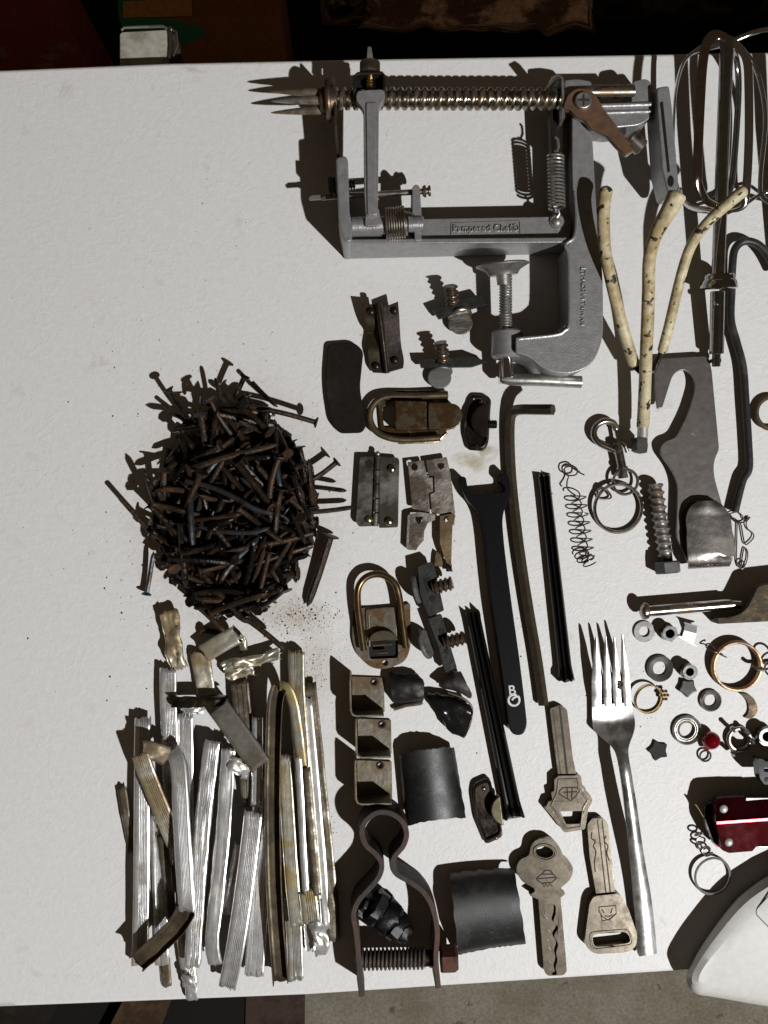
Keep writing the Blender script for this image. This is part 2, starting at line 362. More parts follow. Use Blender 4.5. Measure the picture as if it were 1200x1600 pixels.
g = G(); k = 12000*S; z = FZ*S; g.add([(-k, -k, z), (k, -k, z), (k, k, z), (-k, k, z)], [(0, 1, 2, 3)]); struct('floor', g, m_concrete())
# metal latch of the table, reaching out from under the top edge
lt = Thing('table_latch', 'pale metal latch box sticking out from under the top edge of the table', 'latch', (235, 90))
g = G(); g.prism(rp([(187, 50), (262, 46), (262, 110), (187, 112)], 5), -75, -52); lt.part('housing', g, mat('cream_painted_metal', (.42, .40, .34), .45, .2, stain=(.25, .22, .17), amt=.4, bump=.2), bevel=1.5)
g = G(); g.tube([(190, 47, -50), (194, 43, -48), (255, 41, -48), (261, 45, -48)], 2.2); lt.part('spring_wire', g, m_steel())
g = G(); g.tube([(266, 43, -48), (267, 70, -48), (265, 92, -50)], 3.); g.tube([(268, 45, -46), (275, 50, -48), (277, 70, -55), (270, 88, -58)], 2); lt.part('lever', g, m_chrome())
g = G(); g.prism(rp([(263, 52), (276, 52), (284, 92), (284, 120), (263, 120)], 4), -100, -72); lt.part('side_plate', g, m_dull(), bevel=1.5)
# things on the floor behind the table (seen dimly past the top edge)
def quad(pts): return pts
g = G(); g.prism([(-160, -60), (105, -40), (100, 34), (-150, 40)], FZ+4, -1250)
bx = Thing('cardboard_box', 'printed red and brown cardboard box on the floor past the top left of the table', 'box', (30, 0))
bx.part('box_body', g, mat('brown_cardboard', (.26, .13, .05), .8, stain=(.24, .04, .025), amt=.5, scale=1.6, soft=.04), bevel=4)
g = G(); g.prism([(180, -60), (440, -60), (440, 30), (185, 30)], FZ+4, -1150)
bx2 = Thing('cardboard_box', 'printed green and orange carton on the floor behind the table latch', 'box', (280, 0))
bx2.part('box_body', g, mat('green_printed_card', (.03, .17, .09), .7, stain=(.24, .09, .03), amt=.50, scale=1.6, soft=.03), bevel=4)
g = G(); g.prism([(192, 2), (300, -4), (300, 24), (192, 27)], -1149, -1145); bx2.part('orange_panel', g, mat('orange_print', (.5, .22, .07), .7), bevel=1)
# rumpled brown sacking past the table edge
def lumps(x0, x1, y0, y1, z0, amp, seed, nx=46, ny=16, sc2=90):
    g = G(); V = []; f = []
    for j in range(ny+1):
        for i in range(nx+1):
            x = x0+(x1-x0)*i/nx; y = y0+(y1-y0)*j/ny
            e = min(1, min(i, nx-i)/3, min(j, ny-j)/3)
            h = noise.fractal(Vector((x/sc2, y/sc2, seed)), 1.0, 2.1, 5)
            V.append(P(x+noise.noise(Vector((x/50, y/50, seed+3)))*14, y+noise.noise(Vector((x/40, y/40, seed+5)))*12, (z0+h*amp)*e+(FZ+4)*(1-e)))
    for j in range(ny):
        for i in range(nx): f.append((j*(nx+1)+i, j*(nx+1)+i+1, (j+1)*(nx+1)+i+1, (j+1)*(nx+1)+i))
    g.add(V, f); return g
solo('burlap_sack', 'rumpled brown sack lying on the floor past the top edge of the table', 'sack', (760, 0), lumps(560, 930, -60, 48, -1180, 70, 2., 80, 30, 150), mat('brown_sacking', (.75, .50, .34), .9, stain=(.16, .085, .05), amt=.45, scale=6, bump=.6))
solo('root_bundle', 'knotted dark brown root bundle on the floor left of the brown sack', 'roots', (540, 0), lumps(500, 590, -60, 40, -1200, 200, 8., 26, 22, 30), mat('bark_brown', (.45, .27, .11), .9, stain=(.06, .03, .015), amt=.5, scale=9, bump=.8))
solo('rumpled_tarp', 'very dark rumpled tarp on the floor past the top right of the table', 'tarp', (1050, 0), lumps(900, 1330, -60, 34, -1500, 120, 5.), mat('dark_tarp', (.05, .03, .018), .8, stain=(.008, .005, .004), amt=.5, scale=5))
solo('floor_shade_sheet', 'black sheet added for the shade on the floor along the far side of the table', 'shade sheet', (600, 100), G().prism([(-260, -60), (1500, -60), (1500, 330), (-260, 330)], FZ+4, FZ+20), mat('floor_shade_black', (.005, .005, .005), .9))  # black sheet added to stand for the table's shadow on the floor
# below the near edge
wd = mat('dark_stained_board', (.03, .018, .009), .8, stain=(.012, .008, .005), amt=.5, scale=5)
solo('leaning_board', 'dark brown plank lying on the floor under the near edge left of the concrete', 'board', (560, 1600), G().prism([(385, 1500), (476, 1500), (474, 1720), (380, 1720)], FZ+4, FZ+60), mat('red_brown_board', (.045, .026, .018), .8, stain=(.025, .016, .012), amt=.4, scale=5), bevel=3)
solo('fallen_plank', 'slanting tan wooden slat under the bottom left edge of the table', 'board', (180, 1600), G().prism([(235, 1480), (300, 1480), (215, 1700), (120, 1700)], FZ+60, FZ+110), mat('tan_slat', (.07, .038, .015), .8, stain=(.035, .02, .009), amt=.4, scale=5), bevel=3)
solo('dark_plank', 'second slanting slat at the far bottom left corner under the table edge', 'board', (20, 1600), G().prism([(100, 1480), (130, 1480), (30, 1700), (-120, 1700), (-120, 1480)], FZ+60, FZ+110), wd, bevel=3)
solo('black_crate_lid', 'flat black lid on the floor under the bottom left part of the table', 'lid', (330, 1600), G().prism([(-260, 1450), (385, 1450), (380, 1720), (-260, 1720)], FZ+4, FZ+50), mat('black_lid', (.007, .0055, .0045), .9), bevel=3)
# white appliance cover, lower right
cv = Thing('appliance_cover', 'large white textured plastic cover reaching in at the bottom right corner', 'cover', (1200, 1500))
mw = mat('white_textured_plastic', (.56, .55, .52), .42, 0., bump=.22, bscale=420, wear=.05)
def cout(d): return cat_rom([(1420+d, 1150+d), (1290+d, 1318+d), (1206+d, 1366+d), (1153+d, 1405+d*.8), (1108+d*.9, 1462+d*.5), (1083+d*.8, 1503+d*.2), (1073+d*.8, 1530-d*.1), (1086+d*.4, 1551-d*.5), (1120+d*.1, 1558-d*.7), (1250, 1579-d), (1500, 1610-d), (1600, 1400)], 6)
ring_ = [(0, 4), (-1, 14), (2, 34), (10, 46), (24, 52)]
g = G(); V = []; f = []; first = None
for d, z in ring_:
    o = cout(d); n = len(o); V += [P(x, y, z) for x, y in o]
for r_ in range(len(ring_)-1):
    for i in range(n): f.append((r_*n+i, r_*n+(i+1) % n, (r_+1)*n+(i+1) % n, (r_+1)*n+i))
f.append(tuple(range((len(ring_)-1)*n, len(ring_)*n))); f.append(tuple(range(n-1, -1, -1)))
g.add(V, f); cv.part('shell', g, mw)
g = G(); o = rp([(1178, 1425), (1215, 1385), (1330, 1330), (1400, 1420), (1300, 1500), (1210, 1458)], 10, 5)
g.tube([(x, y, 52) for x, y in o], 1.0, 6, closed=True); cv.part('panel_seam', g, mat('grey_seam', (.18, .17, .15), .6))
# crumbs
def crumbs():
    rnd = random.Random(5); g = G()
    zones = [(370, 790, 330, 420, 420), (470, 960, 60, 26, 300), (490, 1050, 26, 50, 120), (520, 1010, 60, 60, 60), (380, 1020, 120, 40, 40), (330, 960, 80, 30, 60), (870, 1180, 60, 80, 16), (250, 640, 60, 60, 12), (200, 940, 60, 80, 26), (840, 900, 60, 200, 26), (1030, 1110, 60, 90, 20), (600, 800, 560, 650, 150), (700, 1150, 120, 60, 10), (515, 1290, 16, 30, 22)]
    for (x, y, sx, sy, n) in zones:
        for _ in range(n):
            px, py = x+rnd.gauss(0, .5)*sx, y+rnd.gauss(0, .5)*sy
            if not (10 < px < 1190 and 115 < py < 1490): continue
            r = rnd.uniform(.35, 1.1) if rnd.random() < .9 else rnd.uniform(1.1, 2.2); a = rnd.random()*6; c = P(px, py, .1); e = rnd.uniform(.4, 1)
            vv = [c+Vector((math.cos(a+q)*r*S*(e if q % 2 else 1), math.sin(a+q)*r*S, 0)) for q in (0, 1.6, 3.1, 4.7)]+[c+Vector((0, 0, r*S*.8))]
            g.add(vv, [(0, 1, 4), (1, 2, 4), (2, 3, 4), (3, 0, 4)])
    return g
cr = solo('rust_crumbs', 'fine dark rust crumbs and dirt scattered over the white table', 'crumbs', (600, 900), crumbs(), mat('dark_crumb', (.035, .024, .016), .9, 0.), smooth=0); cr['kind'] = 'stuff'
# ---------------------------------------------------------------- apple peeler
t = Thing('apple_peeler', 'large silver clamp-on apple peeler with long threaded shaft and three prongs', 'apple peeler', (720, 300))
MC = m_cast()
# base casting: beam, left wall and C clamp
g = G()
g.prism(rp([(545, 344), (870, 338), (896, 345), (890, 378), (545, 384)], 3), 38, 54)
V = [P(540, 378, 64), P(884, 374, 72), P(878, 382, 72), P(547, 385, 64), P(540, 407, 0), P(727, 405, 0), P(868, 398, 0), P(868, 380, 0), P(545, 385, 0)]
g.add([P(538, 374, 66), P(886, 371, 74), P(886, 379, 74), P(538, 381, 66), P(538, 405, 2), P(880, 397, 2), P(884, 372, 2), P(538, 376, 2)],
      [(0, 1, 2, 3), (3, 2, 5, 4), (0, 3, 4, 7), (1, 0, 7, 6), (2, 1, 6, 5), (7, 4, 5, 6)])
t.part('beam', g, MC, bevel=1.6, seg=3)
g = G(); g.prism(rp([(525, 246), (540, 243), (544, 250), (546, 330), (551, 356), (549, 378), (538, 379), (529, 345)], 5), 0, 98)
t.part('left_wall', g, MC, bevel=2.5, seg=3)
inner = [(900, 352, 10), (897, 372, 14), (884, 386, 9), (888, 400, 6), (889, 503, 22), (868, 521, 10), (806, 527, 2)]
C = rp([(894, 178, 6), (921, 172, 8), (926, 215, 20), (933, 345, 30), (942, 420, 40), (943, 530, 30), (925, 572, 24), (888, 586, 20), (850, 578, 16), (826, 557, 12), (806, 551, 4)]+inner[::-1]+[(894, 290, 30)], 6, 5)
g = G(); g.prism(C, 0, 76); t.part('clamp_frame', g, MC, bevel=3, seg=3)
# raised rim following the inner edge
g = G(); g.tube(cat_rom([(898, 300, 77), (901, 345, 78), (897, 371, 78), (884, 383, 78), (889, 405, 78), (890, 500, 78), (882, 517, 78), (866, 524, 77), (810, 530, 75)], 5, closed=False), 2.6, 8); t.part('inner_rim', g, MC)
g = G(); g.prism(rp([(862, 172), (896, 168), (898, 352), (866, 356)], 4), 0, 44); t.part('back_web', g, MC, bevel=2)
g = G(); g.cyl((792, 517, 42), (792, 560, 42), 24, 24, 3); t.part('screw_boss', g, MC)
# lettering panel
g = G(); g.tube([(705, 368, 55), (705, 349, 55), (812, 345, 55), (813, 365, 55)], .9, 6); t.part('name_panel', g, MC)
t.part('name_lettering', textg('Pampered Chef®', 759, 357, 55.5, 14, math.radians(1), 1.0, 1.02), mat('polished_letters', (.55, .54, .52), .3, .8))
t.part('origin_lettering', textg('MADE IN TAIWAN', 911, 470, 77, 9, math.radians(-91), .8, 1.0), mat('polished_letters', (.55, .54, .52), .3, .8))
t.part('maker_logo', textg('LT', 911, 424, 77, 12, math.radians(-91), .8, 1.0), mat('polished_letters', (.55, .54, .52), .3, .8))
# clamp screw
g = G(); g.thread((790, 428, 50), (790, 518, 46), 8.2, 10.2, 4.2, 14, .5); t.part('clamp_screw', g, m_steel())
g = G(); g.lathe((785, 411, 56), (787, 440, 52), [(0, 36), (2, 40), (4, 40), (7, 34), (11, 27), (14, 24), (18, 22), (19, 11), (32, 10)], 32); t.part('clamp_pad', g, m_steel())
g = G(); g.cyl((792, 558, 42), (793, 590, 40), 9, 16); t.part('screw_neck', g, m_chrome())
g = G(); g.tube([(783, 592, 34), (800, 593, 34), (850, 594, 34), (908, 597, 34)], [7, 9.5, 9.5, 9.5], 16); t.part('turning_bar', g, m_steel())
g = G(); g.prism(rp([(781, 560), (794, 562), (794, 598), (781, 598)], 4), 20, 40); t.part('bar_end', g, m_chrome(), bevel=2)
# threaded shaft and prongs
SH = m_shaft()
g = G(); g.thread((512, 154, 66), (880, 155, 68), 11.5, 16.5, 12.2, 20, .62); t.part('threaded_shaft', g, SH)
for (a, b) in (((424, 143, 62), (504, 145, 70)), ((428, 158, 66), (504, 157, 72)), ((426, 176, 56), (504, 172, 62))):
    g = G(); L = (Vector(a)-Vector(b)).length; g.lathe(b, a, [(0, 6), (10, 6.6), (L*.35, 5.6), (L*.7, 3.6), (L-5, 1.6), (L, .4)], 14); t.part('prong', g, mat('prong_steel', (.42, .39, .33), .3, .8, stain=(.16, .12, .08), amt=.35, scale=12))
g = G(); g.lathe((500, 158, 66), (524, 157, 66), [(0, 17), (5, 20), (8, 20), (8.5, 29), (12, 31), (15, 30), (16, 22), (24, 20)], 30); t.part('prong_hub', g, mat('tarnished_brass_hub', (.22, .15, .10), .35, .8, stain=(.07, .045, .03), amt=.5))
g = G(); g.band([(521, 119), (523, 150), (525, 205), (529, 250)], 6, 84, 3.4); t.part('shaft_plate', g, m_dull())
# peeling arm
g = G(); g.prism(rp([(557, 141, 8), (601, 139, 8), (602, 154, 6), (592, 167, 8), (591, 300), (590, 336), (571, 337), (569, 300), (568, 170, 8), (556, 157, 6)], 4), 84, 100)
g.prism(rp([(572, 160, 3), (588, 159, 3), (587, 336, 3), (574, 336, 3)], 3), 100, 103)
t.part('peeling_arm', g, MC, bevel=3, seg=3)
g = G(); g.cyl((548, 354, 76), (603, 352, 76), 13.5, 24, 2); g.prism(rp([(572, 325), (592, 325), (596, 352), (570, 354)], 4), 70, 94); t.part('arm_hub', g, MC, bevel=1)
g = G(); g.cyl((600, 352, 74), (662, 350, 74), 8.5, 18, 1); g.cyl((636, 351, 74), (662, 350, 74), 11.5, 20, 2); t.part('hub_pin', g, m_cast())
g = G(); g.coil((603, 350, 74), (632, 347, 76), 22, 1.9, 7.5, 7, 20, flat=1.); g.tube([(630, 330, 90), (640, 332, 84), (648, 338, 74)], 1.9, 7); t.part('torsion_spring', g, m_shaft())
g = G(); g.band([(554, 140), (554, 118), (559, 114), (597, 113), (601, 118), (601, 140)], 84, 104, 4); t.part('blade_clip', g, m_darksteel(), bevel=.8)
g = G(); g.prism([(557, 117), (598, 117), (598, 138), (557, 138)], 80, 84); t.part('clip_back', g, m_hole())
g = G(); g.thread((578, 112, 94), (578, 138, 94), 5, 6.5, 4, 12); t.part('clip_screw', g, m_gold())
g = G(); g.cyl((578, 96, 92), (578, 115, 92), 15, 24, 2.5); t.part('knob', g, m_dull())
g = G(); g.prism(rp([(574, 72, 4), (580, 72, 4), (583, 90, 4), (582, 106, 3), (573, 106, 3), (573, 90, 4)], 3), 80, 106); t.part('knob_wing', g, m_steel(), bevel=1)
# blade rod and bracket
g = G(); g.tube([(503, 309, 62), (540, 306, 62), (600, 303, 62), (662, 299, 62)], 4.4, 12); t.part('blade_rod', g, m_darkchrome())
g = G(); g.prism([(482, 309), (484, 313), (512, 311), (506, 304), (487, 305)], 60, 63); t.part('blade_tip', g, m_steel(), bevel=.6)
g = G(); g.lathe((660, 299, 62), (672, 298, 62), [(0, 7), (3, 9), (5, 9), (5.5, 5), (8, 5), (9, 8), (12, 8)], 18); t.part('rod_head', g, SH)
g = G(); g.prism(rp([(644, 292), (650, 287), (656, 291), (659, 338), (644, 336)], 3), 40, 76); g.prism(rp([(647, 358), (658, 358), (659, 376), (648, 377)], 2), 40, 70); t.part('rod_bracket', g, MC, bevel=2)
g = G(); g.prism(rp([(518, 277), (524, 277), (525, 303), (518, 300)], 2), 70, 86); g.prism(rp([(512, 276), (518, 276), (518, 303), (513, 297)], 2), 74, 84); g.thread((538, 289, 80), (555, 287, 80), 5, 8, 4, 12); t.part('adjusting_screw', g, m_bplastic(), bevel=.5)
# carriage plate, feed spring
g = G(); g.band([(862, 122), (872, 117), (879, 122), (880, 160), (881, 185)], 20, 88, 3.5); t.part('carriage_plate', g, m_steel())
g = G(); g.prism(rp([(863, 170), (880, 168), (879, 240), (866, 236)], 3), 40, 60); t.part('carriage_web', g, m_darksteel(), bevel=1.5)
g = G(); g.tube([(868, 214, 72), (872, 218, 74), (873, 230, 74), (870, 238, 74), (866, 236, 74)], 1.9, 7)
g.coil((868, 243, 72), (870, 326, 66), 11.5, 1.9, 15, 7, 20); g.tube([(872, 326, 70), (874, 334, 64), (870, 340, 62)], 1.9, 7); t.part('feed_spring', g, m_steel())
g = G(); g.cyl((870, 346, 40), (870, 346, 60), 11, 20, 2); g.ball((870, 346, 59), 8, 14, sz=.6); t.part('spring_screw', g, m_steel())
# crank side
g = G(); g.prism(rp([(881, 124), (903, 122), (925, 126), (926, 172), (884, 176)], 5), 10, 76); t.part('shaft_bearing', g, MC, bevel=3)
g = G(); g.tube([(900, 144, 70), (990, 143, 70)], 9.5, 18); t.part('drive_shaft', g, SH)
g = G(); g.prism(rp([(988, 126, 8), (1012, 122, 8), (1021, 134, 8), (1023, 160, 4), (1020, 182, 10), (1000, 196, 10), (955, 200, 8), (928, 196, 6), (924, 166, 3), (986, 162, 4)], 5), 8, 66); t.part('crank_bearing', g, MC, bevel=4, seg=3)
g = G(); g.tube([(928, 166, 68), (1020, 163, 68)], 3.5, 10); g.tube([(928, 177, 67), (1016, 174, 67)], 2.5, 10); t.part('bearing_ribs', g, MC)
g = G(); g.prism(rp([(1026, 136, 5), (1046, 133, 5), (1050, 160, 5), (1061, 285, 8), (1057, 302, 8), (1044, 303, 8), (1034, 262, 5), (1028, 180, 5)], 4), 30, 84); t.part('crank_arm', g, MC, bevel=3)
g = G(); g.prism(rp([(1031, 160), (1036, 158), (1047, 268), (1043, 270)], 2), 83.6, 84.3); g.prism(circ(1048, 283, 5, 16, 9), 83.6, 84.4); t.part('crank_slot', g, m_hole())
lev = rp([(880, 168, 3), (886, 149, 8), (900, 137, 12), (922, 139, 12), (934, 152, 8), (944, 171, 8), (980, 217, 6), (990, 234, 3), (979, 242, 3), (962, 227, 5), (949, 212, 5), (933, 204, 6), (922, 200, 5), (915, 188, 5), (897, 180, 5), (892, 172, 3)], 4)
g = G(); g.prism(lev, 86, 92); t.part('release_lever', g, m_copper(), bevel=1)
g = G(); g.prism([(x, y+3) for x, y in lev], 80, 86); t.part('lever_backing', g, m_steel(), bevel=1)
g = G(); g.prism(circ(912, 156, 14, 24), 90, 98); t.part('lever_screw', g, m_steel(), bevel=3, seg=3)
g = G(); g.prism([(910.5, 147), (913.5, 147), (913.5, 165), (910.5, 165)], 97, 98.4); g.prism([(903, 154.5), (921, 154.5), (921, 157.5), (903, 157.5)], 97, 98.6); t.part('screw_cross', g, m_engrave())
g = G(); g.cyl((983, 214, 78), (1003, 232, 74), 13, 18, 2); t.part('lever_roller', g, m_darkchrome())
def rows(g, L, th=2., nx=6, crown=0., smooth=0):
    """plate lofted from rows (xl, yl, xr, yr, z[, crown]) with thickness"""
    if smooth: L = cat_rom([tuple(r)+((crown,) if len(r) < 6 else ()) for r in L], smooth, closed=False)
    V = []; f = []; m = nx+1; n = len(L)
    for side in (0, 1):
        for r in L:
            cr = r[5] if len(r) > 5 else crown
            for i in range(m):
                t = i/nx; q = P(r[0]+(r[2]-r[0])*t, r[1]+(r[3]-r[1])*t, r[4]+cr*(1-(2*t-1)**2))
                if side: q = q-Vector((0, 0, th*S))
                V.append(q)
    o = n*m
    for i in range(n-1):
        for j in range(nx):
            a = i*m+j; f.append((a, a+1, a+m+1, a+m)); f.append((o+a, o+a+m, o+a+m+1, o+a+1))
        f.append((i*m, i*m+m, o+i*m+m, o+i*m)); a = i*m+nx; f.append((a, o+a, o+a+m, a+m))
    for j in range(nx):
        f.append((j, o+j, o+j+1, j+1)); a = (n-1)*m+j; f.append((a, a+1, o+a+1, o+a))
    return g.add(V, f)
# ------------------------------------------------------------- mixer beaters
t = Thing('mixer_beater', 'chrome mixer beater with its long dark shaft pointing down, top right', 'beater', (1125, 300))
CH = m_chrome(); DC = mat('dark_reflecting_chrome', (.36, .355, .35), .11, 1.)
g = G(); g.tube([(1136, 60, 84), (1130, 220, 70), (1122, 430, 42)], 10, 20); t.part('shaft', g, DC)
g = G(); g.cyl((1121.5, 455, 38), (1119.5, 553, 24), 11, 20); g.cyl((1119.5, 550, 24), (1119, 573, 21), 6.5, 16); g.prism([(1111, 561), (1127, 560), (1127, 566), (1111, 567)], 18, 26); t.part('drive_end', g, DC)
g = G(); g.lathe((1124, 428, 43), (1123, 456, 38), [(0, 21), (2, 23), (8, 24), (10, 26), (18, 28), (21, 28.5), (23, 25)], 32); t.part('collar', g, DC)
g = G(); g.ball((1119, 474, 47), 4, 10); t.part('collar_pin', g, DC)
def blade(path, w, th=1.6, up=None, k=5):
    g = G(); g.sweep(cat_rom(path, k, closed=False), [((w-1.5)/2*math.cos(a_*PI/6), 2.2*math.sin(a_*PI/6)) for a_ in range(12)], up=up or Vector((0, 0, 1))); return g
t.part('blade', blade([(1134, 60, 90), (1118, 54, 92), (1105, 66, 100), (1098, 100, 110), (1094, 160, 114), (1090, 260, 106), (1092, 290, 98), (1104, 312, 84), (1122, 322, 66)], 16), mat('chrome_brown_reflection', (.40, .33, .29), .12, 1.), smooth=50)  # reddish-brown reflection put into the colour of this chrome blade
t.part('blade', blade([(1134, 60, 84), (1154, 74, 86), (1167, 95, 92), (1170, 140, 96), (1170, 220, 90), (1166, 296, 78), (1158, 322, 68), (1124, 326, 60)], 15), CH, smooth=50)
t.part('blade', blade([(1132, 66, 80), (1100, 74, 66), (1072, 92, 56), (1058, 130, 44), (1053, 180, 36), (1052, 240, 30), (1058, 290, 30), (1076, 322, 34), (1122, 330, 54)], 15, up=Vector((1, .2, .15))), CH, smooth=50)
t.part('blade', blade([(1136, 62, 76), (1150, 90, 40), (1154, 140, 20), (1148, 240, 12), (1140, 300, 18), (1124, 328, 48)], 12), DC, smooth=50)
t = Thing('mixer_beater', 'second chrome mixer beater, mostly cut off by the right edge of the photo', 'beater', (1260, 300))
t.part('shaft', G().tube([(1262, 40, 84), (1256, 220, 70), (1248, 430, 42)], 10, 20), DC)
for pth, w, u in (([(1262, 40, 96), (1215, 44, 100), (1180, 50, 90), (1150, 62, 84), (1143, 64, 82), (1178, 100, 60), (1196, 180, 50), (1188, 280, 44), (1196, 312, 44), (1248, 330, 52)], 9, None),
                  ([(1262, 40, 90), (1290, 60, 90), (1312, 110, 90), (1310, 240, 84), (1290, 310, 70), (1248, 330, 52)], 15, None),
                  ([(1130, 336, 48), (1160, 322, 44), (1200, 300, 44), (1240, 322, 52)], 8, Vector((0, .7, .7)))):
    t.part('blade', blade(pth, w, up=u), CH, smooth=50)
# ------------------------------------------------------------- cream coated prongs
t = Thing('pronged_hook', 'three-armed hook with chipped cream coating and a charred broken end', 'hook', (1010, 600))
CR = m_cream()
def arm(p, r): 
    pts = cat_rom(p, 6, closed=False); n = len(pts)-1
    rr = [r[0]+(r[1]-r[0])*min(1, i/n*3) for i in range(n+1)]; rr[0] *= .45; rr[1] *= .85; rr[-1] *= .6
    g = G(); g.tube(pts, rr, 16); return g
t.part('arm', arm([(948, 292, 112), (943, 325, 112), (945, 385, 100), (955, 440, 82), (970, 500, 58), (984, 548, 38), (992, 572, 28)], (10.5, 9)), CR)
t.part('arm', arm([(1060, 300, 150), (1048, 324, 142), (1027, 362, 120), (1015, 402, 96), (1013, 460, 70), (1010, 540, 48), (1007, 620, 38), (1004, 672, 34)], (15, 9.5)), CR)
t.part('arm', arm([(1166, 295, 120), (1142, 314, 112), (1108, 345, 98), (1083, 378, 80), (1070, 410, 66), (1058, 455, 52), (1045, 510, 38), (1034, 552, 28)], (9, 8)), CR)
g = G(); g.tube([(1034, 550, 26), (1020, 580, 22), (1004, 584, 22), (990, 570, 22)], 5, 8); t.part('joint', g, m_rust2())
g = G(); g.cyl((1004.5, 664, 35), (1004, 684, 34), 8.2, 14); t.part('bare_metal', g, m_alu())
g = G(); g.prism(jag([(995, 683), (1013, 684), (1011, 708), (994, 704)], .8, 3), 14, 42); t.part('charred_end', g, mat('charred_end', (.05, .045, .035), .6, .1, bump=.6), bevel=1)
# ------------------------------------------------------------- steel hook plate
t = Thing('steel_hook_plate', 'flat dark steel hook plate with its lower end folded over', 'hook plate', (1090, 720))
o = rp([(1023, 561, 5), (1106, 556, 8), (1112, 575, 10), (1124, 702, 6), (1115, 722, 12), (1116, 745, 12), (1129, 791, 8), (1138, 815, 8), (1146, 866, 4), (1142, 884, 4), (1078, 885, 4), (1056, 838, 12), (1058, 800, 14), (1059, 758, 14), (1051, 736, 12), (1034, 713, 6), (1031, 699, 7), (1040, 689, 5), (1056, 684, 8), (1076, 645, 20), (1087, 606, 14), (1083, 586, 12), (1068, 576, 12), (1052, 584, 10), (1046, 602, 10), (1035, 637, 2), (1027, 639, 3), (1023, 610, 8)], 5)
SP = mat('scratched_dark_steel', (.29, .27, .255), .25, .9, stain=(.17, .15, .135), amt=.5, scale=6, soft=.3, bump=.12, bscale=50, spots=.06, spotcol=(.30, .28, .26), spotscale=60, wear=.12)
g = G(); g.prism(o, 13, 18); t.part('plate', g, SP, bevel=1)
g = G(); rr = []
for k in range(15):
    y = 782+k*6.2; w = 1.0 if k > 5 else math.sqrt(1-((5.5-k)/6)**2); cx = 1104+k*.25+ (k/14)*2; hw = 35*w+ (1.5 if k > 8 else 0)
    rr.append((cx-hw+k*.2, y+1, cx+hw+k*.3, y, 32+(1 if k < 3 else 0)))
rr += [(1076, 875, 1146, 868, 31), (1076, 882, 1144, 876, 29), (1076, 886, 1141, 882, 25), (1076, 889, 1140, 885, 20), (1076, 888, 1140, 884, 15)]
rows(g, rr, 3.5, 6, 3); t.part('folded_tongue', g, mat('brushed_dark_steel', (.27, .25, .23), .27, .95, stain=(.20, .18, .16), amt=.4, scale=8, bump=.15), smooth=50)
# ------------------------------------------------------------- bent black rod
g = G(); g.tube(cat_rom([(1212, 425, 16), (1200, 400, 18), (1184, 382, 20), (1163, 377, 20), (1148, 390, 18), (1144, 420, 16), (1143, 455, 14), (1142, 500, 12), (1151, 535, 12), (1161, 575, 12), (1165, 630, 12), (1169, 690, 12), (1170, 732, 12), (1160, 752, 12), (1148, 800, 12)], 5, False), 6.3, 12)
solo('bent_rod', 'bent black coated rod running down beside the steel hook plate', 'rod', (1165, 650), g, mat('black_coating', (.024, .022, .020), .38, 0, stain=(.05, .045, .04), amt=.3, bump=.3))
# ------------------------------------------------------------- safety pin
g = G()
g.tube(cat_rom([(1139, 803, 4), (1152, 800, 6), (1160, 806, 5), (1163, 812, 4), (1172, 808, 4), (1166, 816, 4), (1168, 826, 4), (1177, 834, 4), (1176, 842, 4), (1165, 851, 4), (1161, 838, 4), (1157, 818, 4), (1150, 812, 4), (1140, 806, 4)], 4, False), 1.1, 6)
g.tube(cat_rom([(1152, 812, 3), (1151, 850, 3), (1151, 878, 3), (1156, 887, 3), (1163, 884, 5), (1160, 876, 6), (1153, 880, 4), (1160, 889, 3), (1167, 876, 3), (1168, 862, 3), (1163, 856, 3), (1160, 868, 3), (1158, 884, 3)], 4, False), 1.1, 6)
g.tube([(1140, 803, 4), (1146, 812, 4), (1152, 817, 5), (1162, 816, 5), (1171, 808, 5)], 1.3, 6)
solo('safety_pin', 'thin bent safety pin beside the folded end of the steel plate', 'safety pin', (1160, 845), g, m_dull())
g = G(); g.ring(1206, 645, 8, 25, 4, 40, 10); solo('metal_ring', 'plain bronze ring cut off by the right edge beside the bent rod', 'ring', (1206, 645), g, m_brass())
# ------------------------------------------------------------- lag bolt
t = Thing('lag_bolt', 'short grey lag bolt with coarse thread, left of the steel hook plate', 'bolt', (1034, 820))
g = G(); g.thread((1040, 868, 17), (1023, 756, 15), 9.5, 12.8, 11.5, 16, .16); t.part('threaded_shank', g, m_galv())
g = G(); g.cyl((1042.5, 880, 17), (1039, 852, 17), 9, 16); t.part('plain_shank', g, m_darksteel())
g = G(); g.lathe((1042, 877, 18), (1044, 896, 19), [(0, 18), (2, 20), (17, 20), (19, 18)], 6); t.part('hex_head', g, mat('dark_zinc_head', (.12, .125, .12), .45, .5), smooth=20)
# ------------------------------------------------------------- snap hook and ring
t = Thing('snap_hook', 'small chrome swivel snap hook with its loop closed, above the split ring', 'snap hook', (958, 690))
g = G(); g.tube(cat_rom([(963, 672, 12), (958, 661, 12), (944, 658, 12), (931, 666, 12), (928, 680, 12), (936, 692, 12), (950, 699, 12), (962, 704, 12)], 5, False), [4.4]+[5.2]*34+[6.5], 12); t.part('hook', g, m_darkchrome())
g = G(); g.tube([(961, 668, 12), (965, 684, 13), (967, 700, 14)], 3.2, 10); t.part('gate', g, CH)
g = G(); g.cyl((964, 692, 14), (972, 731, 14), 7.2, 16); g.lathe((971.5, 729, 14), (974, 748, 13), [(0, 9), (3, 9), (5, 6.5), (12, 7.5), (18, 8)], 18); t.part('barrel', g, m_darkchrome())
g = G(); g.tube([(970, 692, 18), (977, 698, 22), (980, 706, 20)], [2.5, 3.2, 3.6], 10); t.part('thumb_knob', g, m_darkchrome())
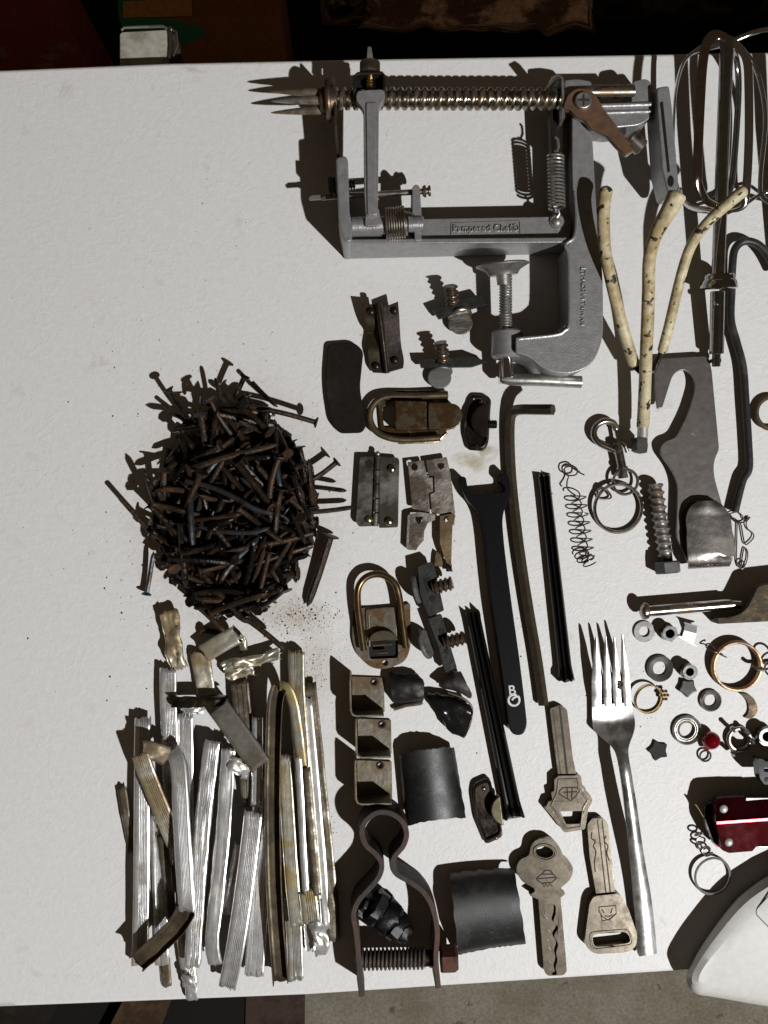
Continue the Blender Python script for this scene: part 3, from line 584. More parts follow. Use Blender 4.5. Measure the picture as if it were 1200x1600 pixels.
g = G(); g.ring(977, 753, 12, 19.5, 2.4, 40, 8, tilt=.15); t.part('swivel_ring', g, m_darkchrome())
g = G()
for q in (0, 4.2): g.ring(966, 794, 6+q, 38.5-q*.3, 2.3, 64, 8, tilt=.09, ta=.6)
solo('split_ring', 'large steel split key ring hooked to the snap hook', 'key ring', (966, 794), g, m_darkchrome())
g = G(); g.tube(cat_rom([(934, 775, 5), (934, 766, 9), (943, 762, 14), (950, 768, 12), (955, 777, 6), (946, 780, 4), (936, 779, 4)], 4, True), 1.6, 7, closed=True); solo('wire_loop', 'tiny bent wire triangle threaded on the left of the split ring', 'wire loop', (944, 770), g, m_darkchrome())
# ------------------------------------------------------------- coil spring
g = G(); g.coil((903, 772, 14), (918, 872, 14), 11.5, 1.1, 7.6, 6, 22); g.coil((914, 868, 13), (922, 882, 12), 10, 1.1, 2.4, 6, 20)
g.tube(cat_rom([(899, 774, 28), (887, 764, 16), (886, 752, 8), (888, 744, 8), (880, 738, 8), (881, 729, 9), (893, 727, 11), (902, 734, 12), (899, 742, 9), (886, 742, 6), (882, 732, 5), (892, 729, 8), (905, 738, 10), (913, 742, 9)], 5, False), 1.2, 6)
solo('coil_spring', 'thin stretched coil spring with a tangled upper end, left of the split ring', 'spring', (908, 810), g, mat('dark_spring_wire', (.12, .10, .085), .3, .9))
# ------------------------------------------------------------- Allen key
pth = [(864, 640, 74), (840, 640, 56), (815, 640, 30), (803, 643, 16), (797, 655, 10), (796, 690, 9), (799, 750, 9), (807, 825, 9), (816, 891, 9), (827, 960, 9), (839, 1030, 9), (849, 1101, 9)]
g = G(); g.tube(cat_rom(pth, 5, False), 8.6, 6, roll=.5, para=True)
solo('hex_key', 'long L-shaped hex key with its short arm pointing up, along the black spanner', 'hex key', (815, 870), g, mat('oiled_hex_steel', (.135, .115, .092), .34, .8, stain=(.07, .055, .035), amt=.5, scale=10, bump=.2), smooth=20)
# ------------------------------------------------------------- spanner
t = Thing('spanner', 'flat black open-ended spanner with a small white emblem near its rounded end', 'spanner', (775, 950))
o = rp([(718, 744, 4), (728, 745, 4), (731, 762, 4), (736, 773, 3), (789, 768, 4), (788, 760, 3), (781, 753, 3), (782, 740, 4), (791, 737, 4), (796, 748, 5), (799, 770, 10), (794, 785, 8), (787, 799, 10), (785, 816, 14), (788, 853, 20), (793, 893, 20), (800, 946, 20), (812, 1030, 20), (820, 1096, 20), (824, 1133, 12), (818, 1149, 14), (801, 1149, 14), (794, 1133, 12), (787, 1075, 20), (777, 1005, 20), (768, 946, 20), (761, 880, 20), (758, 845, 20), (753, 815, 14), (745, 797, 10), (731, 783, 8), (722, 765, 10)], 6, 5)
g = G(); g.prism(o, 2, 26); t.part('body', g, m_black(), bevel=9, seg=6)
W = mat('white_print', (.62, .62, .60), .5)
t.part('emblem', textg('B', 800, 1079, 26.0, 21, math.radians(6), .25, 1), W)
g = G()
pts = []
for i in range(27):
    a = math.radians(60+i*11.5*1.0); pts.append((803+8.5*math.cos(a), 1094-8.5*math.sin(a), 26.3))
pts = cat_rom(pts+[(810, 1088, 26.3), (803, 1090, 26.3), (800, 1094, 26.3)], 2, False)
g.tube(pts, 1.7, 6, flat=.4); t.part('emblem', g, W)
# ------------------------------------------------------------- black plastic strips
def ribbed(A, B, w0, w1, z, seed, ends):
    g = G(); f_ = lf(A, B); L = (Vector(B)-Vector(A)).length; rnd = random.Random(seed); n = 40; R = []
    prof = [(-1, 0), (-.97, .8), (-.8, 1), (-.62, 1), (-.55, .55), (-.2, .5), (-.12, .9), (.12, .9), (.2, .5), (.55, .55), (.62, 1), (.8, 1), (.97, .8), (1, 0)]
    V = []; m = len(prof)
    for i in range(n+1):
        t_ = i/n; w = w0+(w1-w0)*t_
        if t_ > .93: w += (t_-.93)*70*ends
        if t_ < .05: w += (.05-t_)*40*ends
        for (u, h) in prof:
            jx = rnd.uniform(-3, 3) if i in (0, n) else 0
            x, y = f_(L*t_+jx, u*w/2); V.append(P(x, y, max(.5, h*z*(1+(.25 if t_ > .95 else 0)))))
    f = []
    for i in range(n):
        for j in range(m-1): f.append((i*m+j, i*m+j+1, (i+1)*m+j+1, (i+1)*m+j))
        f.append((i*m+m-1, i*m, (i+1)*m, (i+1)*m+m-1))
    f.append(tuple(range(m))); f.append(tuple(n*m+j for j in range(m-1, -1, -1)))
    return g.add(V, f)
solo('plastic_trim', 'straight glossy black plastic trim strip between hex key and coil spring', 'trim strip', (868, 900), ribbed((850, 743), (885, 1064), 18, 22, 15, 1, 1), m_bplastic(), smooth=28)
solo('plastic_trim', 'black plastic trim strip lying left of the spanner handle, flared at its lower end', 'trim strip', (775, 1120), ribbed((738, 956), (804, 1278), 22, 28, 17, 2, 1), m_bplastic(), smooth=28)
# ------------------------------------------------------------- fork
t = Thing('fork', 'four-tined steel dinner fork with brushed handle and a speck caught in its tines', 'fork', (965, 1240))
FK = mat('brushed_fork_steel', (.50, .49, .475), .27, .95, stain=(.40, .39, .37), amt=.4, scale=14, bump=.18, bscale=40)
def zt(y):
    K = [(990, 36), (1030, 27), (1070, 18), (1100, 11), (1128, 12), (1150, 22), (1175, 36), (1200, 43), (1260, 40), (1400, 18), (1492, 12)]
    for (a, za), (b, zb) in zip(K, K[1:]):
        if y <= b: u = max(0, (y-a)/(b-a)); u = u*u*(3-2*u)*.5+u*.5; return za+(zb-za)*u
    return K[-1][1]
tips = [(932, 996), (947, 995), (960.5, 995), (973, 991)]; bl = [(925, 940.0), (943.5, 955.5), (959, 971.5), (975, 987)]
for (tx, ty), (xl, xr) in zip(tips, bl):
    g = G(); R = []
    for k in range(15):
        u = k/14; y = ty+(1104-ty)*u; w = (.13+.87*min(1, u*1.6)**.8)*(.5*(xr-xl)) if u < .99 else .5*(xr-xl)
        if u > .6: w = w-(u-.6)*.6
        cx = tx+((xl+xr)/2-tx)*u**1.0; R.append((cx-w, y, cx+w, y, zt(y)))
    rows(g, R, 4, 4, .8); t.part('tine', g, FK, smooth=45)
g = G(); R = []
for (y, xl, xr, c_) in [(1100, 925, 987, .6), (1112, 925.5, 989, -1), (1127, 926, 992, -3), (1138, 929, 992, -3.4), (1147, 936, 990, -3), (1156, 946, 987, -2), (1164, 955, 984, -.5), (1174, 962, 982, 1), (1188, 966, 983, 2.5), (1205, 969, 986, 3.5), (1224, 972, 989, 4)]:
    R.append((xl, y+2, xr, y-2, zt(y), c_))
rows(g, cat_rom(R, 3, False), 5, 8); t.part('head', g, FK, smooth=50)
g = G(); R = []
for (y, xl, xr) in [(1224, 972, 989), (1260, 976.5, 995), (1310, 982, 1002), (1360, 987, 1010), (1400, 990, 1017), (1450, 993.5, 1023), (1484, 996, 1026), (1492, 999, 1026)]:
    R.append((xl, y+2.5, xr, y-2, zt(y), 4))
rows(g, cat_rom(R, 3, False), 5, 8); t.part('handle', g, FK, smooth=50)
solo('grit_speck', 'dark crumb caught between the fork tines', 'crumb', (969, 1069), G().prism(jag([(966, 1064), (974, 1065), (973, 1078), (966, 1076)], 1, 4, 3), 16, 21), m_rust2())
# ------------------------------------------------------------- keys
KY = m_key()
def emb(t, lines, z, r=.9, raise_=None):
    g = G()
    for l in lines: g.tube([(x, y, z) for x, y in l], r, 6, flat=.5)
    t.part('emblem', g, m_engrave())
t = Thing('car_key', 'upper brass-grey key with stepped shoulders and a wide trapezoid slot', 'key', (886, 1200))
o = rp([(859, 1107, 3), (874, 1102, 4), (886, 1108, 4), (890, 1140, 6), (895, 1183, 4), (901, 1212, 1), (908, 1213, 1.5), (910, 1229, 1.5), (915, 1231, 1), (916, 1240, 1.5), (922, 1242, 1), (926, 1250, 2), (919, 1266, 2), (914, 1296, 3), (882, 1301, 3), (863, 1277, 2), (852, 1264, 2), (857, 1252, 1.5), (863, 1250, 1), (861, 1238, 1.5), (866, 1236, 1), (866, 1218, 1.5), (872, 1213, 1), (866, 1166, 5)], 2, 3)
hl = rp([(875, 1268), (913, 1267), (906, 1287), (885, 1288)], 2)
g = G(); g.prism([q for q in o if q[1] < 1215] , 4, 12); t.part('blade', g, KY, bevel=.9)
g = G(); g.prism([q for q in o if q[1] >= 1211.5], 2, 16, [hl]); t.part('bow', g, KY, bevel=1.4)
g = G(); g.tube([(x, y, 16) for x, y in [(873, 1218), (902, 1217), (904, 1232), (918, 1250), (911, 1262), (907, 1292), (885, 1295), (868, 1268), (861, 1259), (870, 1240)]], 1.7, 6, closed=True); t.part('raised_rim', g, KY)
g = G(); g.prism([(873, 1104), (876, 1104), (888, 1211), (884.5, 1211)], 11.8, 12.3); g.prism([(863, 1108), (864, 1108), (877, 1211), (876, 1211)], 11.8, 12.2); t.part('groove', g, m_engrave())
emb(t, [[(873+1, 1236), (879, 1231), (900, 1230), (906, 1235), (899, 1245), (892, 1251), (884, 1247), (873, 1240), (874, 1236)], [(880, 1238), (902, 1237)], [(886, 1231), (887, 1247)], [(894, 1231), (893, 1248)]], 16.2)
t = Thing('car_key', 'lower left key with rounded clover bow, oval hole and milled channel', 'key', (862, 1410))
o = rp([(807, 1353, 6), (813, 1343, 6), (827, 1337, 5), (830, 1319, 7), (842, 1310, 9), (863, 1311, 9), (875, 1324, 7), (881, 1339, 5), (894, 1350, 7), (896, 1365, 7), (888, 1378, 6), (875, 1388, 4), (876, 1393, 1.5), (884, 1396, 1.5), (876, 1403, 2), (840, 1405, 2), (827, 1399, 2), (836, 1393, 1.5), (835, 1388, 4), (815, 1377, 6), (808, 1366, 6)], 4, 5)
g = G(); g.prism(o, 4, 18, [circ(851, 1331.5, 14, 24, 9, .15)]); t.part('bow', g, KY, bevel=1.8, seg=3)
g = G(); g.tube([(x, y, 18) for x, y in circ(851, 1331.5, 17, 30, 12, .15)], 1.9, 6, closed=True); t.part('raised_rim', g, KY)
g = G(); g.prism(rp([(841, 1403), (876, 1402), (886, 1518, 5), (880, 1524, 4), (856, 1525, 4), (850, 1518, 5)], 1), 4, 14, [cat_rom([(852, 1415), (867, 1414), (868, 1428), (865, 1440), (872, 1450), (866, 1462), (872, 1475), (869, 1488), (871, 1500), (868, 1512), (870, 1522), (862, 1522), (861, 1506), (856, 1500), (862, 1490), (857, 1478), (861, 1462), (856, 1452), (858, 1440), (851, 1430)], 3)]); t.part('blade', g, KY, bevel=.9)
g = G(); g.prism([(850, 1412), (875, 1411), (882, 1523), (858, 1523.5)], 4.5, 9.5); t.part('milled_channel', g, KY)
emb(t, [[(838, 1373), (845, 1367), (852, 1360), (860, 1360), (864, 1366), (870, 1372), (862, 1379), (846, 1380), (838, 1374)], [(840, 1373), (868, 1371)], [(847, 1366), (863, 1366)], [(848, 1381), (850, 1386), (853, 1381), (856, 1386), (859, 1381), (863, 1385)]], 18.2)
t = Thing('car_key', 'right-hand key beside the fork handle with flared bow and long rounded slot', 'key', (945, 1380))
g = G(); g.prism(rp([(917, 1288, 5), (925, 1278, 4), (942, 1278, 4), (950, 1288, 5), (955, 1335, 3), (962, 1396, 1), (931, 1398, 1), (921, 1340, 3)], 2), 4, 13); t.part('blade', g, KY, bevel=1)
g = G(); g.prism(rp([(928, 1400, 6), (968, 1396, 7), (981, 1417, 8), (996, 1461, 8), (994, 1480, 9), (980, 1488, 9), (928, 1491, 10), (913, 1476, 9), (916, 1450, 10), (921, 1412, 6)], 5, 5), 3, 17, [rp([(925, 1460, 8), (980, 1456, 8), (987, 1473, 9), (928, 1480, 9)], 8, 5)]); t.part('bow', g, KY, bevel=2, seg=3)
g = G(); g.tube([(x, y, 17) for x, y in rp([(921, 1457, 8), (982, 1452, 8), (990, 1476, 9), (925, 1484, 9)], 8, 5)], 1.5, 6, closed=True); t.part('raised_rim', g, KY)
g = G()
for a in (934, 941): g.prism([(a-1.2, 1281), (a+.4, 1281), (a+14, 1397), (a+12, 1397)], 12.8, 13.3)
g.tube([(x, y, 13) for x, y in cat_rom([(925, 1300), (924, 1310), (930, 1314), (927, 1322), (931, 1330), (929, 1345), (930, 1362)], 3, False)], 1, 6); g.tube([(x, y, 13) for x, y in cat_rom([(947, 1306), (944, 1314), (950, 1322), (948, 1332), (952, 1345)], 3, False)], 1, 6)
t.part('groove', g, m_engrave())
emb(t, [[(936, 1417), (962, 1415), (963, 1428), (951, 1438), (941, 1432), (936, 1424), (936, 1417)], [(941, 1421), (944, 1427)], [(957, 1419), (954, 1427)], [(945, 1431), (952, 1432), (957, 1429)], [(939, 1430), (941, 1439), (951, 1437), (963, 1427)]], 17.2, .8)
# ------------------------------------------------------------- small hardware
ZN = mat('zinc_washer', (.20, .20, .19), .42, .7, stain=(.20, .19, .18), amt=.4, bump=.2)
def washer(x, y, ro, ri, z, label, tilt=False):
    g = G(); g.prism(circ(x, y, ro, 36), 0, z, [circ(x, y, ri, 28)]); return solo('washer', label, 'washer', (x, y), g, ZN, bevel=1)
washer(1007, 987, 16.5, 8.3, 4, 'flat grey washer just below the end of the rivet pin')
def cup(x, y, ro, ri, z, label, m=ZN):
    g = G(); V = []; f = []; n = 40; pr = [(ro, 0), (ro+.5, z*.6), (ro-1.5, z), ((ro+ri)*.55, z*.78), (ri+1, z*.5), (ri, z*.4), (ri, 0)]
    c = P(x, y, 0)
    for (r, zz) in pr:
        for j in range(n): a = 2*PI*j/n; V.append(c+Vector((math.cos(a)*r, math.sin(a)*r, zz))*S)
    m_ = len(pr)
    for i in range(m_):
        for j in range(n): f.append((i*n+j, i*n+(j+1) % n, ((i+1) % m_)*n+(j+1) % n, ((i+1) % m_)*n+j))
    g.add(V, f); return solo('washer', label, 'washer', (x, y), g, m)
cup(1030, 1044, 20.5, 11, 8, 'largest cupped grey washer left of the steel star')
cup(1109, 1094, 17, 9.5, 8, 'shiny cupped washer right of the steel star', m_steel())
cup(1072, 1140, 23, 11.5, 8, 'ridged round washer touching the red bead', m_steel())
g = G(); g.ring(1072, 1140, 7, 18, 1, 40, 6); g.ring(1072, 1140, 6, 15, .8, 40, 6); solo('wire_circlip', 'thin wire rings resting on the ridged washer', 'circlip', (1072, 1140), g, m_steel())
def nut(x, y, r, z, label, hexa=True):
    t = Thing('nut', label, 'nut', (x, y)); g = G(); h0 = circ(x, y, r, 6 if hexa else 28, rot=.3)
    g.prism(h0, 0, z*.6, [circ(x, y, r*.5, 20)]); g.prism(circ(x, y, r*.86, 28), z*.6, z, [circ(x, y, r*.52, 20)]); t.part('nut_body', g, mat('grey_nut_steel', (.19, .19, .18), .3, .85, stain=(.11, .10, .09), amt=.4, bump=.1), bevel=.9)
    g = G(); g.thread((x, y, 1), (x, y, z-3), r*.42, r*.50, 3, 14); g2 = G(); g2.prism(circ(x, y, r*.5, 20), 0, z*.35); t.part('bore', g2, m_hole())
nut(1047, 990, 13.5, 22, 'tall hexagonal flanged nut between flat washer and foil scrap')
nut(1078, 1050, 12.5, 24, 'round steel cap nut touching the steel star', False)
nut(1199, 1151, 15, 24, 'round nut at the right edge beside the clawed ring', False)
def star(x, y, R, rr_, rot, z): 
    o = []
    for k in range(10): a = rot+k*PI/5; q = R if k % 2 == 0 else rr_; o.append((x+q*math.cos(a), y+q*math.sin(a), 2.5))
    return rp(o, 2.5)
g = G(); g.prism(star(1075, 1075, 16, 11, .35, 0), 0, 8); solo('star_charm', 'small shiny dark steel star below the cap nut', 'star', (1075, 1075), g, mat('black_star_metal', (.05, .05, .05), .25, .8), bevel=3, seg=3)
g = G(); g.prism(star(1029, 1173, 17.5, 11.5, -1.9, 0), 0, 5); solo('star_charm', 'flat dull black star with a chipped point, left of the red bead', 'star', (1029, 1173), g, mat('matt_black_star', (.018, .018, .018), .7, 0, bump=.4), bevel=1)
g = G(); g.prism(circ(1034, 1177, 1.8, 10), 4.9, 5.2)
g = G(); rows(g, [(1071, 974, 1090, 977, 14), (1069, 985, 1088, 990, 5), (1065, 998, 1084, 1005, 5)], 1, 5); rows(g, [(1069, 972, 1099, 980, 16), (1070, 975, 1092, 980, 12)], 1, 4); rows(g, [(1060, 994, 1068, 995, 6), (1062, 997, 1090, 1011, 5)], 1, 4)
solo('foil_scrap', 'little crumpled silver foil scrap right of the hexagonal nut', 'foil', (1078, 990), g, m_alu(), smooth=0)
# gold ring with flower
t = Thing('finger_ring', 'thin gold ring with a small flower cluster on its side', 'ring', (1014, 1092))
g = G(); g.ring(1013, 1092, 8, 22.5, 1.5, 56, 8, tilt=.22, ta=.9, flat=3); t.part('band', g, m_gold())
g = G()
for k in range(6): a = k*PI/3; g.ball((1038+5*math.cos(a), 1086+7*math.sin(a), 10), 3.1, 8)
g.ball((1038, 1086, 12), 3, 8); t.part('flower', g, m_gold())
# big copper ring and jump rings
g = G(); o = []
g.ring(1150, 1040, 9, 37.5, 3, 64, 10, tilt=.05, flat=3.0)
solo('copper_ring', 'large plain copper ring near the right edge', 'ring', (1150, 1040), g, mat('aged_copper', (.30, .175, .09), .33, .85, stain=(.14, .08, .045), amt=.4, bump=.2))
g = G(); g.tube(cat_rom([(1135, 1027, 6), (1120, 1020, 20), (1106, 1014, 14), (1103, 1007, 8), (1110, 1006, 10), (1118, 1014, 20)], 4, False), 1.1, 6)
solo('bent_wire', 'thin bent wire hooked over the left side of the copper ring', 'wire', (1115, 1015), g, m_dull())
g = G(); g.tube(cat_rom([(1176, 1040, 18), (1185, 1046, 20), (1195, 1046, 20)], 4, False), 3, 8); g.ring(1203, 1028, 14, 13, 1.8, 30, 7, tilt=.6); g.ring(1207, 1046, 12, 12, 1.6, 30, 7, tilt=-.5)
solo('jump_rings', 'linked jump rings hanging on the right side of the copper ring', 'jump rings', (1195, 1038), g, m_darkchrome())
g = G(); cres = cat_rom([(1155, 1083), (1168, 1084), (1179, 1093), (1184, 1108), (1180, 1118), (1172, 1123), (1163, 1121)], 4, False)+cat_rom([(1163, 1121), (1169, 1113), (1169, 1101), (1164, 1091), (1155, 1083)], 4, False)
g.prism(cres, 0, 4); solo('crescent_charm', 'small brown crescent moon charm below the copper ring', 'charm', (1170, 1103), g, m_brass(), bevel=.8)
# clawed ring
t = Thing('clawed_ring', 'small dark metal ring with four ball claws near the right edge', 'ring setting', (1154, 1153))
g = G(); g.ring(1155, 1155, 6, 17, 4, 44, 10, flat=1.3); t.part('ring_band', g, m_darkchrome())
for (x, y) in ((1146, 1141), (1169, 1146), (1177, 1160), (1147, 1179)):
    g = G(); dx, dy = x-1155, y-1155; k = 17/math.hypot(dx, dy); g.tube([(1155+dx*k, 1155+dy*k, 7), (x, y, 14), (x-2, y-3, 19)], [3, 3.4, 3.6], 8); g.ball((x-2, y-3, 20), 4, 8); t.part('claw', g, m_darkchrome())
# red bead
t = Thing('red_bead', 'shiny dark red bead with a small eyelet ring at its lower end', 'bead', (1110, 1158))
g = G(); g.ball((1111, 1157, 16), 14, 22); g.tube([(1107, 1163, 14), (1103, 1171, 8)], [7, 4], 12); t.part('ball', g, mat('red_enamel', (.22, .004, .008), .14, .5, coat=.5))
g = G(); g.ring(1102, 1181, 5, 8.6, 1.6, 32, 8, tilt=.1); t.part('eyelet', g, m_darkchrome())
# rivet pin
t = Thing('rivet_pin', 'bright steel pin with a domed head lying left of the brass bracket', 'pin', (1080, 950))
g = G(); g.cyl((1012, 955, 22), (1142, 944, 22), 8.5, 20, 1); g.cyl((1140, 944, 22), (1157, 945, 22), 7, 16); t.part('shaft', g, mat('polished_steel', (.60, .56, .52), .2, 1., stain=(.25, .17, .12), amt=.3, scale=12))
g = G(); g.lathe((1000, 955, 22), (1014, 954.5, 22), [(0, 6), (2, 10), (5, 13), (9, 13.5), (12, 12), (14, 7)], 22); t.part('head', g, m_darkchrome())
# brass bracket
g = G(); o = rp([(1121, 966, 1), (1122, 975, 1), (1262, 968, 4), (1262, 905, 4), (1196, 913, 4), (1184, 917, 5), (1176, 934, 10), (1168, 950, 10), (1156, 960, 8), (1140, 965, 6)], 3)
g.prism(o, 30, 44); g.prism(rp([(1121, 969), (1262, 962), (1262, 968), (1122, 975)], 1), 0, 30); solo('brass_bracket', 'tarnished brass bracket with a concave corner at the right edge', 'bracket', (1190, 945), g, mat('tarnished_brass', (.085, .062, .032), .5, .5, stain=(.045, .032, .018), amt=.5, bump=.6, bscale=60), bevel=1.5)
# multitool
t = Thing('multitool', 'dark red folding pocket tool with chrome rivets cut off by the right edge', 'multitool', (1170, 1285))
RD = mat('dark_red_anodised', (.045, .0015, .003), .20, .8, stain=(.028, .001, .002), amt=.4, scale=5, spec=.2)
g = G(); V = []
o = rp([(1118, 1247, 5), (1165, 1245, 4), (1167, 1250, 1), (1320, 1244), (1320, 1325), (1182, 1323, 5), (1176, 1330, 4), (1137, 1333, 6), (1128, 1328, 5), (1122, 1290, 4)], 3)
rdg = lambda x: 1286-(x-1120)*.09
g.prism([(1119, rdg(1119)), (1118, 1256), (1121, 1249), (1128, 1246.5), (1165, 1245), (1167, 1249), (1320, 1244), (1320, rdg(1320))], 36, 54, zf=lambda x, y: -abs(y-rdg(x))*.26)
g.prism([(1320, rdg(1320)), (1320, 1325), (1182, 1323), (1176, 1330), (1139, 1333), (1129, 1329), (1119, rdg(1119))], 36, 54, zf=lambda x, y: -abs(y-rdg(x))*.20); t.part('red_scale', g, RD, bevel=.8)
g = G(); g.prism([(1120, 1284), (1320, 1270), (1320, 1274), (1120, 1288)], 53, 55.5); t.part('ridge_highlight', g, mat('red_edge_shine', (.40, .05, .06), .3, 1.))  # ridge highlight put into the colour as a brighter red strip
for k, zz in enumerate((6, 13, 20, 27)):
    g = G(); g.prism(rp([(1108-k*2, 1250+k*2, 8), (1320, 1245), (1320, 1318), (1120-k, 1320, 8), (1105-k*1.5, 1290, 10)], 6), zz-3, zz+2.5); t.part('tool_layer', g, m_darksteel() if k % 2 else m_darkchrome(), bevel=.8)
g = G(); g.prism(rp([(1116, 1316), (1126, 1314), (1130, 1322), (1120, 1324)], 2), 6, 26); t.part('red_liner', g, RD)
for (x, y) in ((1130.5, 1264), (1138.5, 1316)):
    g = G(); g.ball((x, y, 49), 6.5, 14, sz=.6); t.part('rivet', g, mat('bright_rivet_steel', (.8, .8, .8), .35, .6))
g = G(); g.prism([(1166, 1247), (1200, 1247), (1200, 1250.5), (1166, 1251)], 40, 46); t.part('blade_spine', g, CH)
g = G(); g.prism(rp([(1181, 1313, 3), (1320, 1306), (1320, 1325), (1184, 1324, 3)], 2), 28, 34); t.part('blade_end', g, CH, bevel=.8)
g = G(); g.tube([(1087, 1256, 20), (1093, 1264, 22), (1100, 1276, 22)], 1.5, 7); t.part('toothpick_clip', g, m_gold())
t2 = Thing('key_chain', 'short chain and split ring hanging from the red pocket tool', 'key ring', (1110, 1355))
for (x, y, z, tl, ta, rr_) in ((1092, 1303, 12, .9, .3, 6.5), (1095, 1313, 10, .2, .9, 7), (1093, 1322, 9, 1., 2.2, 6.5), (1103, 1328, 9, .3, 1.5, 7.5), (1108, 1335, 8, .9, .4, 6.5)):
    g = G(); g.ring(x, y, z, rr_, 1.5, 26, 7, tilt=tl, ta=ta, ry=rr_*.75); t2.part('link', g, m_darkchrome())
g = G()
for q in (0, 3.2): g.ring(1113.5, 1369, 5+q, 29.5-q*.25, 1.6, 60, 8, tilt=.12, ta=1.1)
t2.part('split_ring', g, m_steel())
# black clip at the right edge
t = Thing('black_clip', 'black plastic clip with chrome rivet at the right edge above the red tool', 'clip', (1205, 1205))
g = G(); g.prism(rp([(1184, 1185), (1192, 1186), (1196, 1190), (1260, 1192), (1260, 1226), (1194, 1226), (1187, 1216)], 3), 30, 50, [rp([(1194, 1200), (1230, 1200), (1230, 1206), (1194, 1206)], 1)]); t.part('body', g, m_bplastic(), bevel=1.2)
g = G(); g.cyl((1198, 1218, 49), (1198, 1218, 52), 3.5, 12); t.part('rivet', g, m_steel())
# ------------------------------------------------------------- dark brake-pad-like plate
DS = m_darksteel(); DU = m_dull(); LT = m_latch()
g = G(); g.prism(rp([(512, 537, 8), (553, 534, 10), (568, 548, 8), (562, 606, 30), (566, 630, 20), (573, 664, 10), (566, 676, 8), (530, 677, 8), (516, 659, 8), (507, 600, 30)], 8, 5), 3, 12)
solo('shaped_plate', 'large dark brown curved-sided steel plate left of the upper hinge', 'plate', (538, 605), g, mat('brown_black_plate', (.012, .009, .0065), .7, .0, spec=.08, stain=(.020, .017, .014), amt=.3, scale=9, bump=.35, bscale=60), bevel=2)
# ------------------------------------------------------------- hinges
def hinge(name_label, axis, L1, L2, m, at, wavy=0, pin=True, z=10, screws=((), ())):
    t = Thing('hinge', name_label, 'hinge', at)
    for nm, o, zz in (('leaf', L1, z), ('leaf', L2, z*.8)):
        g = G(); g.prism(rp(o, 3), zz, zz+3, zf=(lambda x, y: wavy*math.sin((y-at[1])*.07)) if wavy else None); t.part(nm, g, m, bevel=.8)
    g = G(); a, b = axis; n = 5
    for k in range(n):
        u0, u1 = k/n+.006, (k+1)/n-.006
        p = tuple(a[i]+(b[i]-a[i])*u0 for i in range(2))+(z+3,); q = tuple(a[i]+(b[i]-a[i])*u1 for i in range(2))+(z+3,)
        g.cyl(p, q, 5.2, 14, .6)
    t.part('knuckles', g, m)
    if pin:
        g = G(); g.ball((a[0], a[1]-3, z+3), 4.4, 10); t.part('pin_head', g, m)
    for s_ in screws[0]:
        g = G(); g.ball((s_[0], s_[1], z+2+(s_[2] if len(s_) > 2 else 0)), 6.5, 12, sz=.6); t.part('rivet', g, mat('bright_rivet', (.42, .36, .24), .24, 1., stain=(.20, .14, .08), amt=.35))
    for s_ in screws[1]:
        g = G(); g.prism(circ(s_[0], s_[1], 6, 18, 7), z+1, z+3.5+(s_[2] if len(s_) > 2 else 0)); t.part('screw_hole', g, m_hole())
    return t
DH = mat('dark_bronze_hinge', (.055, .043, .030), .28, .8, stain=(.025, .017, .011), amt=.5, scale=12, bump=.35, bscale=40)
def wave_leaf(rows_, th, m, t, nm): g = G(); rows(g, cat_rom(rows_, 4, False), th, 5); return t.part(nm, g, m, smooth=50)
t = Thing('hinge', 'dark buckled hinge with raised knuckle beside the shaped plate, upper of two', 'hinge', (597, 528))
wave_leaf([(566, 474, 590, 476, 30), (568, 486, 592, 486, 28), (571, 500, 594, 500, 26), (573, 512, 595, 513, 20), (575, 520, 596, 521, 12), (575, 532, 597, 532, 14), (575, 546, 598, 546, 16), (576, 560, 599, 560, 12), (577, 572, 600, 572, 10), (583, 582, 602, 583, 10)], 3, mat('bronze_leaf', (.10, .08, .052), .24, .85, stain=(.04, .028, .018), amt=.45, scale=10, bump=.4, bscale=30), t, 'leaf')
wave_leaf([(599, 480, 622, 471, 30), (600, 500, 624, 495, 26), (602, 520, 625, 516, 20), (603, 545, 627, 540, 14), (604, 565, 631, 562, 11), (605, 582, 630, 575, 10)], 3, DS, t, 'leaf')
g = G(); g.tube([(590, 473, 36), (594, 500, 33), (599, 540, 22), (604, 583, 13)], 4.6, 12); t.part('knuckles', g, DH)
g = G(); g.tube([(596, 478, 34), (600, 520, 28), (604, 545, 22), (607, 583, 14)], 1.4, 8); t.part('leaf_edge', g, DU)
for (x, y, z) in ((580, 487, 31), (616, 485, 29), (588, 572, 13), (617, 563, 13)):
    g = G(); g.ball((x, y, z), 6.2, 12, sz=.7); t.part('rivet', g, DH)
hinge('stained steel hinge lying flat with four rivets, below the ring latch', ((590, 712), (586, 823)), [(562, 713), (587, 713), (583, 822), (561, 823), (556, 816)], [(594, 713), (622, 715), (624, 720), (622, 824), (592, 825)], mat('mottled_steel', (.34, .32, .285), .34, .8, stain=(.05, .042, .033), amt=.50, scale=9, soft=.25, bump=.3, bscale=50), (592, 768), z=12, screws=([(612, 733, 1), (576, 812, 2), (608, 815, 1)], [(577, 725)]))
MS = mat('mottled_steel', (.26, .24, .21), .40, .7)
t = Thing('broken_hinge', 'flattened grey hinge leaf pair with offset seam, right of the four-riveted hinge', 'hinge', (672, 760))
GZ = mat('pitted_zinc', (.30, .27, .235), .38, .7, stain=(.085, .068, .052), amt=.48, scale=12, bump=.5, bscale=60, spots=.12, spotcol=(.10, .06, .03), spotscale=30)
g = G(); g.prism([(637, 722), (662, 719), (668, 746), (676, 746), (677, 768), (670, 770), (672, 800), (644, 795), (641, 765)], 10, 14, [jag(circ(647, 729, 5.5, 10), .9, 5, 3)]); t.part('leaf', g, GZ, bevel=.8)
